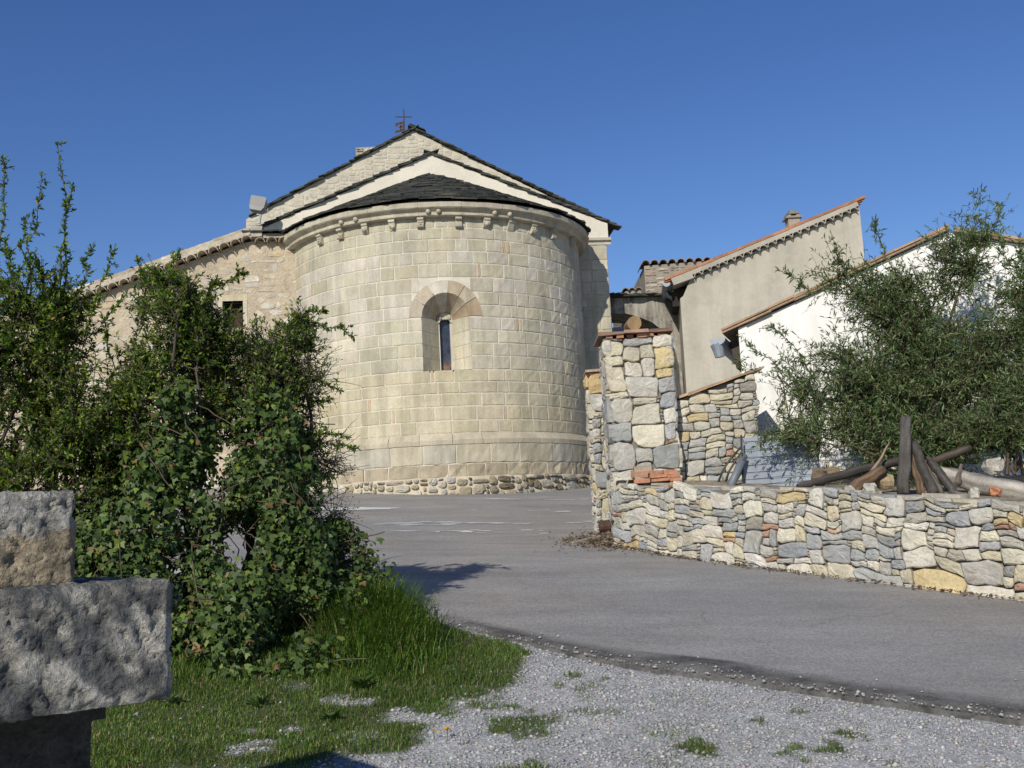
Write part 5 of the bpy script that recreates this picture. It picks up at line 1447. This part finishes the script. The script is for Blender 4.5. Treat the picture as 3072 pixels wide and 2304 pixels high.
def ivy(name, label, ells, n, stems, size=(.022, .056), seed=0):
    o = empty(name, (ells[0][0], ells[0][1], G(ells[0][0], ells[0][1])), label, 'ivy')
    P, d = in_ell(ells, n, .4)
    P = P + d * ((fbm(P[:, 0] * 4 + P[:, 1] * 2.3 + seed, P[:, 2] * 4) - .5) * .55)[:, None] + rng.normal(0, .04, P.shape)
    P[:, 2] = np.maximum(P[:, 2], G(P[:, 0], P[:, 1]) + .03)
    keep = fbm(P[:, 0] * 3.3 + 2 + seed, P[:, 2] * 3.3 + P[:, 1] * 2) > .36
    P, d = P[keep], d[keep]; n = len(P)
    N = d * .8 + rng.normal(0, .45, (n, 3)) + [0, -.3, .35]
    D = unit(rng.normal(0, .6, (n, 3)) + [0, -.2, -.8])
    L = rng.uniform(*size, n)
    V, F = leaves(P, D, N, L, L * 1.0, IVY)
    cc = pal([(.052, .09, .02), (.036, .064, .017), (.08, .125, .024), (.12, .16, .028), (.17, .11, .045)], n, [.36, .30, .2, .11, .03])
    mesh_obj('foliage', V, F, np.repeat(cc, 8, 0), MAT['ivy'], o, False)
    a, _ = in_ell(ells, stems, .6); b = a + rng.normal(0, .18, a.shape) + [0, 0, -.15]; b[:, 2] = np.maximum(b[:, 2], G(b[:, 0], b[:, 1]))
    Ls = bez(a, (a + b) / 2 + rng.normal(0, .06, a.shape), b, 7, .01)
    V, F = tubes(Ls, np.full(Ls.shape[:2], .004), 4)
    mesh_obj('stems', V, F, np.tile((.11, .085, .06), (len(V), 1)), MAT['bark'], o, True)
ivy('ivy_clump', 'dark ivy draped low over the left of the hedge behind the pedestal', [E(300, 1180, 6.9, .48, .35, .34, 2.4), E(140, 1200, 6.9, .34, .3, .32, 1.2), E(340, 1000, 7.0, .24, .3, .30, 1.2), E(385, 850, 7.1, .12, .2, .24, .5), E(420, 1000, 7.2, .16, .25, .2, .5), E(240, 1310, 6.6, .4, .25, .2, 1), E(430, 960, 7.3, .18, .25, .22, .6)], 11500, 160)
ivy('ivy_clump', 'dark ivy mass covering the right of the hedge down to the grass', [E(560, 1040, 7.3, .36, .35, .30, 1.8), E(610, 1200, 7.3, .36, .35, .36, 2.2), E(690, 1340, 7.2, .38, .35, .22, 1.8), E(480, 1340, 6.8, .40, .35, .26, 2), E(570, 1440, 6.6, .44, .3, .16, 1.5), E(745, 1310, 7.4, .20, .25, .16, .6), E(440, 1230, 6.9, .24, .3, .22, 1.0), E(600, 930, 7.5, .2, .3, .2, .7), E(500, 1130, 7.2, .16, .3, .2, .7), E(760, 1270, 7.7, .2, .25, .2, .8), E(720, 1180, 7.8, .16, .25, .26, .8), E(790, 1320, 7.6, .16, .2, .10, .5)], 23000, 300, seed=4)

def briar():
    o = empty('briar_twigs', gp(720, 1300, 7.9), 'tangle of thin dry and leafy twigs at the right edge of the hedge', 'shrub')
    c, _ = in_ell([E(690, 1150, 7.8, .16, .25, .30, 1), E(740, 1230, 7.8, .12, .2, .16, .6), E(700, 1000, 7.8, .12, .2, .2, .6), E(660, 820, 7.8, .18, .2, .22, .9)], 520, .5)
    d = unit(rng.normal(0, 1, c.shape) + [.5, 0, .25]); e = c + d * rng.uniform(.08, .3, (520, 1))
    Ls = bez(c, (c + e) / 2 + rng.normal(0, .03, c.shape), e, 6)
    ex = bez(np.array([at(690, 1200, 7.8), at(720, 1180, 7.8)]), np.array([at(720, 1120, 7.8), at(735, 1130, 7.8)]), np.array([at(752, 1052, 7.8), at(760, 1080, 7.8)]), 6); Ls = np.concatenate([Ls, ex])
    V, F = tubes(Ls, np.linspace(.0036, .0014, 6)[None] * np.ones((len(Ls), 1)), 3)
    mesh_obj('branches', V, F, np.tile((.10, .08, .065), (len(V), 1)), MAT['bark'], o, True)
    n = 4200; k = rng.integers(len(Ls), size=n); i = rng.integers(6, size=n); m = fbm(Ls[k, i, 0] * 4, Ls[k, i, 2] * 4) > .47
    k, i = k[m], i[m]; n = len(k)
    V, F = leaves(Ls[k, i] + rng.normal(0, .01, (n, 3)), rng.normal(0, 1, (n, 3)), rng.normal(0, .6, (n, 3)) + [0, -.3, .8], rng.uniform(.014, .028, n), rng.uniform(.008, .012, n), LEAF2)
    mesh_obj('foliage', V, F, np.repeat(pal([(.06, .09, .03), (.09, .11, .035), (.16, .10, .04)], n, [.5, .4, .1]), 4, 0), MAT['leaf'], o)
briar()

WIL = [(.135, .20, .085), (.10, .16, .065), (.18, .245, .115), (.25, .30, .18), (.20, .17, .085)]
WIW = [.34, .3, .2, .1, .06]
def bb(x, y, Y, z=2.1):
    p = at(x, y, Y); p[2] = z; return p
shrub('willow_shrub', 'broad grey-green shrub with narrow leaves sprawling before the white shed',
      [E(1990, 800, 11.9, .74, .55, .62, 3.2), E(1860, 870, 11.9, .50, .5, .50, 1.5), E(1990, 960, 11.7, .78, .5, .30, 2.4), E(1920, 650, 11.9, .50, .4, .40, 1.3), E(2060, 570, 11.9, .34, .4, .36, .7), E(1760, 780, 11.9, .42, .4, .46, .45), E(1820, 600, 12.0, .32, .35, .26, .3), E(1710, 930, 11.8, .34, .35, .26, .4), E(2120, 500, 11.9, .14, .2, .24, .12), E(2110, 780, 11.7, .42, .4, .5, 1.1)],
      [bb(1950, 1040, 11.8), bb(2000, 1040, 11.9), bb(1900, 1040, 11.9)], 34, 600, 9, LEAF2, WIL, WIW, MAT['willow'], (.085, .065, .045),
      [(at(1800, 900, 11.8), at(1590, 782, 11.8)), (at(1780, 880, 11.8), at(1612, 740, 11.8)), (at(2080, 600, 11.9), at(2120, 405, 11.9)), (at(2120, 560, 11.9), at(2160, 440, 11.9)), (at(1760, 640, 11.9), at(1700, 590, 11.9)), (at(1750, 900, 11.8), at(1640, 960, 11.7)), (at(1840, 620, 11.9), at(1790, 520, 11.9)), (at(1760, 820, 11.8), at(1660, 700, 11.8)), (at(1930, 590, 11.9), at(1890, 470, 11.9))],
      leafL=(.04, .08), ratio=.19, per=10, twigL=(.12, .5), sec_r=.0055, droop=.03)
shrub('willow_shrub', 'smaller grey-green shrub at the right edge of the picture by the white wall',
      [E(2200, 700, 11.4, .38, .4, .6, 2), E(2210, 880, 11.3, .40, .4, .45, 2), E(2260, 600, 11.3, .4, .4, .5, 1.5), E(2150, 930, 11.3, .3, .3, .25, 1)],
      [bb(2190, 1040, 11.3, 1.9), bb(2240, 1040, 11.3, 1.9)], 16, 200, 9, LEAF2, WIL, WIW, MAT['willow'], (.085, .065, .045), [(at(2190, 640, 11.4), at(2205, 545, 11.4)), (at(2170, 600, 11.4), at(2165, 520, 11.4))],
      leafL=(.04, .08), ratio=.19, per=10, twigL=(.12, .38), sec_r=.0055, droop=.03)


def blades(name, P, L, lean, wid, cols, colw, label, cat):
    n = len(P)
    a = rng.random(n) * 6.2832; d = np.stack([np.cos(a), np.sin(a), np.zeros(n)], 1)
    s = np.stack([-np.sin(a), np.cos(a), np.zeros(n)], 1) * wid[:, None]
    up = np.array([0, 0, 1.0])
    b1 = P + up * (L * .45)[:, None] + d * (L * lean * .18)[:, None]; b2 = P + up * (L * .80)[:, None] + d * (L * lean * .55)[:, None]; b3 = P + up * (L * (1 - .25 * lean))[:, None] + d * (L * lean * 1.0)[:, None]
    V = np.stack([P - s * .5, P + s * .5, b1 + s * .5, b1 - s * .5, b2 + s * .33, b2 - s * .33, b3], 1).reshape(-1, 3)
    base = (np.arange(n) * 7)[:, None]
    T = np.array([(0, 1, 2), (0, 2, 3), (3, 2, 4), (3, 4, 5), (5, 4, 6)])
    F = (base[:, None] + T[None]).reshape(-1, 3)
    C = np.repeat(pal(cols, n, colw) * (.62 + .75 * fbm(P[:, 0] * 2.6 + 3, P[:, 1] * 2.6 + 1))[:, None], 7, 0)
    tag(mesh_obj(name, V, F, C, MAT['grass'], None, False), label, cat, kind='stuff')
def gz_at(x, y): return ground_z(x, y)
def grass():
    GC = [(.078, .145, .02), (.058, .115, .018), (.11, .175, .025), (.15, .18, .04), (.28, .24, .11)]
    # tall tuft
    n = 5200
    x = rng.normal(-1.0, .21, n); y = 7.1 + rng.normal(0, .34, n) + (x + 1.0) * -.55
    m = (y < y_edge(x) - .12); x, y = x[m], y[m]
    h = rng.uniform(.22, .52, len(x)) * np.exp(-((x + .98) / .42) ** 2 * .6 - ((y - 7.35) / .6) ** 2 * .5)
    P = np.stack([x, y, gz_at(x, y) - .01], 1)
    blades('tall_grass', P, h, rng.uniform(.25, 1.15, len(x)), rng.uniform(.004, .008, len(x)), GC, [.4, .3, .2, .07, .03], 'tall lush grass tuft at the road edge beside the hedge', 'grass')
    # turf
    n = 260000
    x = rng.uniform(-4.2, 2.2, n); y = 4.3 + rng.random(n) ** 1.15 * 4.3
    g = grass_mask(x, y)
    m = (rng.random(n) < g * .9) & (y < y_edge(x) - .05); x, y, g = x[m], y[m], g[m]
    h = rng.uniform(.015, .042, len(x)) * (.4 + 1.1 * fbm(x * 3, y * 3)) * (.5 + .5 * g) * (1 + 1.3 * np.exp(-((x + 1.5) / .6) ** 2 - ((y - 6.6) / .5) ** 2))
    P = np.stack([x, y, gz_at(x, y) - .004], 1)
    blades('short_grass', P, h, rng.uniform(.2, 1.0, len(x)), rng.uniform(.0025, .005, len(x)), GC, [.33, .25, .22, .12, .08], 'short patchy grass growing through the gravel', 'grass')
grass()

def pebbles():
    n = 90000
    x = rng.uniform(-3.2, 4.2, n); y = 3.9 + rng.random(n) ** 1.2 * 4.6
    g = grass_mask(x, y)
    e = y_edge(x)
    m = (rng.random(n) > g * .97) & ((y < e) | (rng.random(n) < .22 * np.exp(-(y - e) / .12))); x, y = x[m], y[m]; n = len(x); e = e[m]
    r = rng.uniform(.0032, .0085, n) * rng.choice([1, 1, 1, 1, 1.7], n)
    P = np.stack([x, y, np.where(y > e - .02, G(x, y) + .030, gz_at(x, y)) + r * .25], 1)
    t = np.array([(1, 0, 0), (0, 1, 0), (-1, 0, 0), (0, -1, 0), (.1, .1, .75), (0, 0, -.6)], float)
    a = rng.random(n) * 6.28; ca, sa = np.cos(a)[:, None], np.sin(a)[:, None]
    tv = np.repeat(t[None], n, 0) * (1 + rng.normal(0, .22, (n, 6, 1)))
    X = tv[..., 0] * ca - tv[..., 1] * sa; Y = tv[..., 0] * sa + tv[..., 1] * ca
    V = np.stack([X * 1.2, Y * .9, tv[..., 2]], -1) * r[:, None, None] + P[:, None]
    T = np.array([(0, 1, 4), (1, 2, 4), (2, 3, 4), (3, 0, 4), (1, 0, 5), (2, 1, 5), (3, 2, 5), (0, 3, 5)])
    F = ((np.arange(n) * 6)[:, None, None] + T[None]).reshape(-1, 3)
    C = np.repeat(pal([(.31, .315, .32), (.37, .37, .37), (.25, .255, .26), (.46, .45, .43), (.35, .31, .26)], n, [.38, .28, .22, .07, .05], .12), 6, 0)
    tag(mesh_obj('gravel', V.reshape(-1, 3), F, C, MAT['pebble'], None, False), 'loose pale grey gravel on the verge', 'gravel', kind='stuff')
pebbles()

def flowers():
    for k, (x, y, r, lab) in enumerate(((967, 1599, .020, 'open yellow dandelion on the gravelly grass'), (938, 1594, .011, 'small half-closed yellow dandelion left of the open one'))):
        p = at(x, y, 5.3); gz = float(gz_at(np.array(p[0]), np.array(p[1]))); p[2] = gz
        o = empty('dandelion', p, lab, 'flower'); top = p + np.array([0, 0, .05])
        s = MB(); s.tube([p, top], .002, 5, (.08, .13, .03)); s.build('stem', MAT['grass'], o)
        n = 46; a = rng.random(n) * 6.28; el = rng.uniform(.1, 1.3, n); D = np.stack([np.cos(a) * np.cos(el), np.sin(a) * np.cos(el), np.sin(el)], 1)
        V, F = leaves(np.repeat(top[None], n, 0), D, rng.normal(0, .3, (n, 3)) + [0, 0, 1], np.full(n, r), np.full(n, r * .3), LEAF2)
        mesh_obj('petals', V, F, np.ones((len(V), 3)), MAT['petal'], o)
    for k, (x, y, lab, n, L) in enumerate(((780, 1490, 'leafy green weed rosette under the ivy near the tall grass', 22, .11), (368, 1535, 'pale green broad-leaf weed beside the pedestal slab', 12, .09), (560, 1530, 'low narrow-leaf weed rosette on the turf by the pedestal', 16, .08), (715, 1560, 'dark low weed patch in front of the tall grass', 26, .07))):
        Y = {0: 6.2, 1: 5.85, 2: 5.85, 3: 5.6}[k]
        p = at(x, y, Y); p[2] = float(gz_at(np.array(p[0]), np.array(p[1])))
        a = rng.random(n) * 6.28; el = rng.uniform(.15, 1.0, n); D = np.stack([np.cos(a) * np.cos(el), np.sin(a) * np.cos(el), np.sin(el)], 1)
        V, F = leaves(p + D * .01, D, np.stack([-np.cos(a) * .5, -np.sin(a) * .5, np.ones(n)], 1), rng.uniform(.6, 1.1, n) * L, rng.uniform(.25, .4, n) * L, LEAF2)
        c = pal([(.10, .16, .05), (.07, .12, .03)] if k != 1 else [(.16, .21, .13)], n)
        tag(mesh_obj('weed', V, F, np.repeat(c, 4, 0), MAT['leaf'], None), lab, 'weed')
flowers()
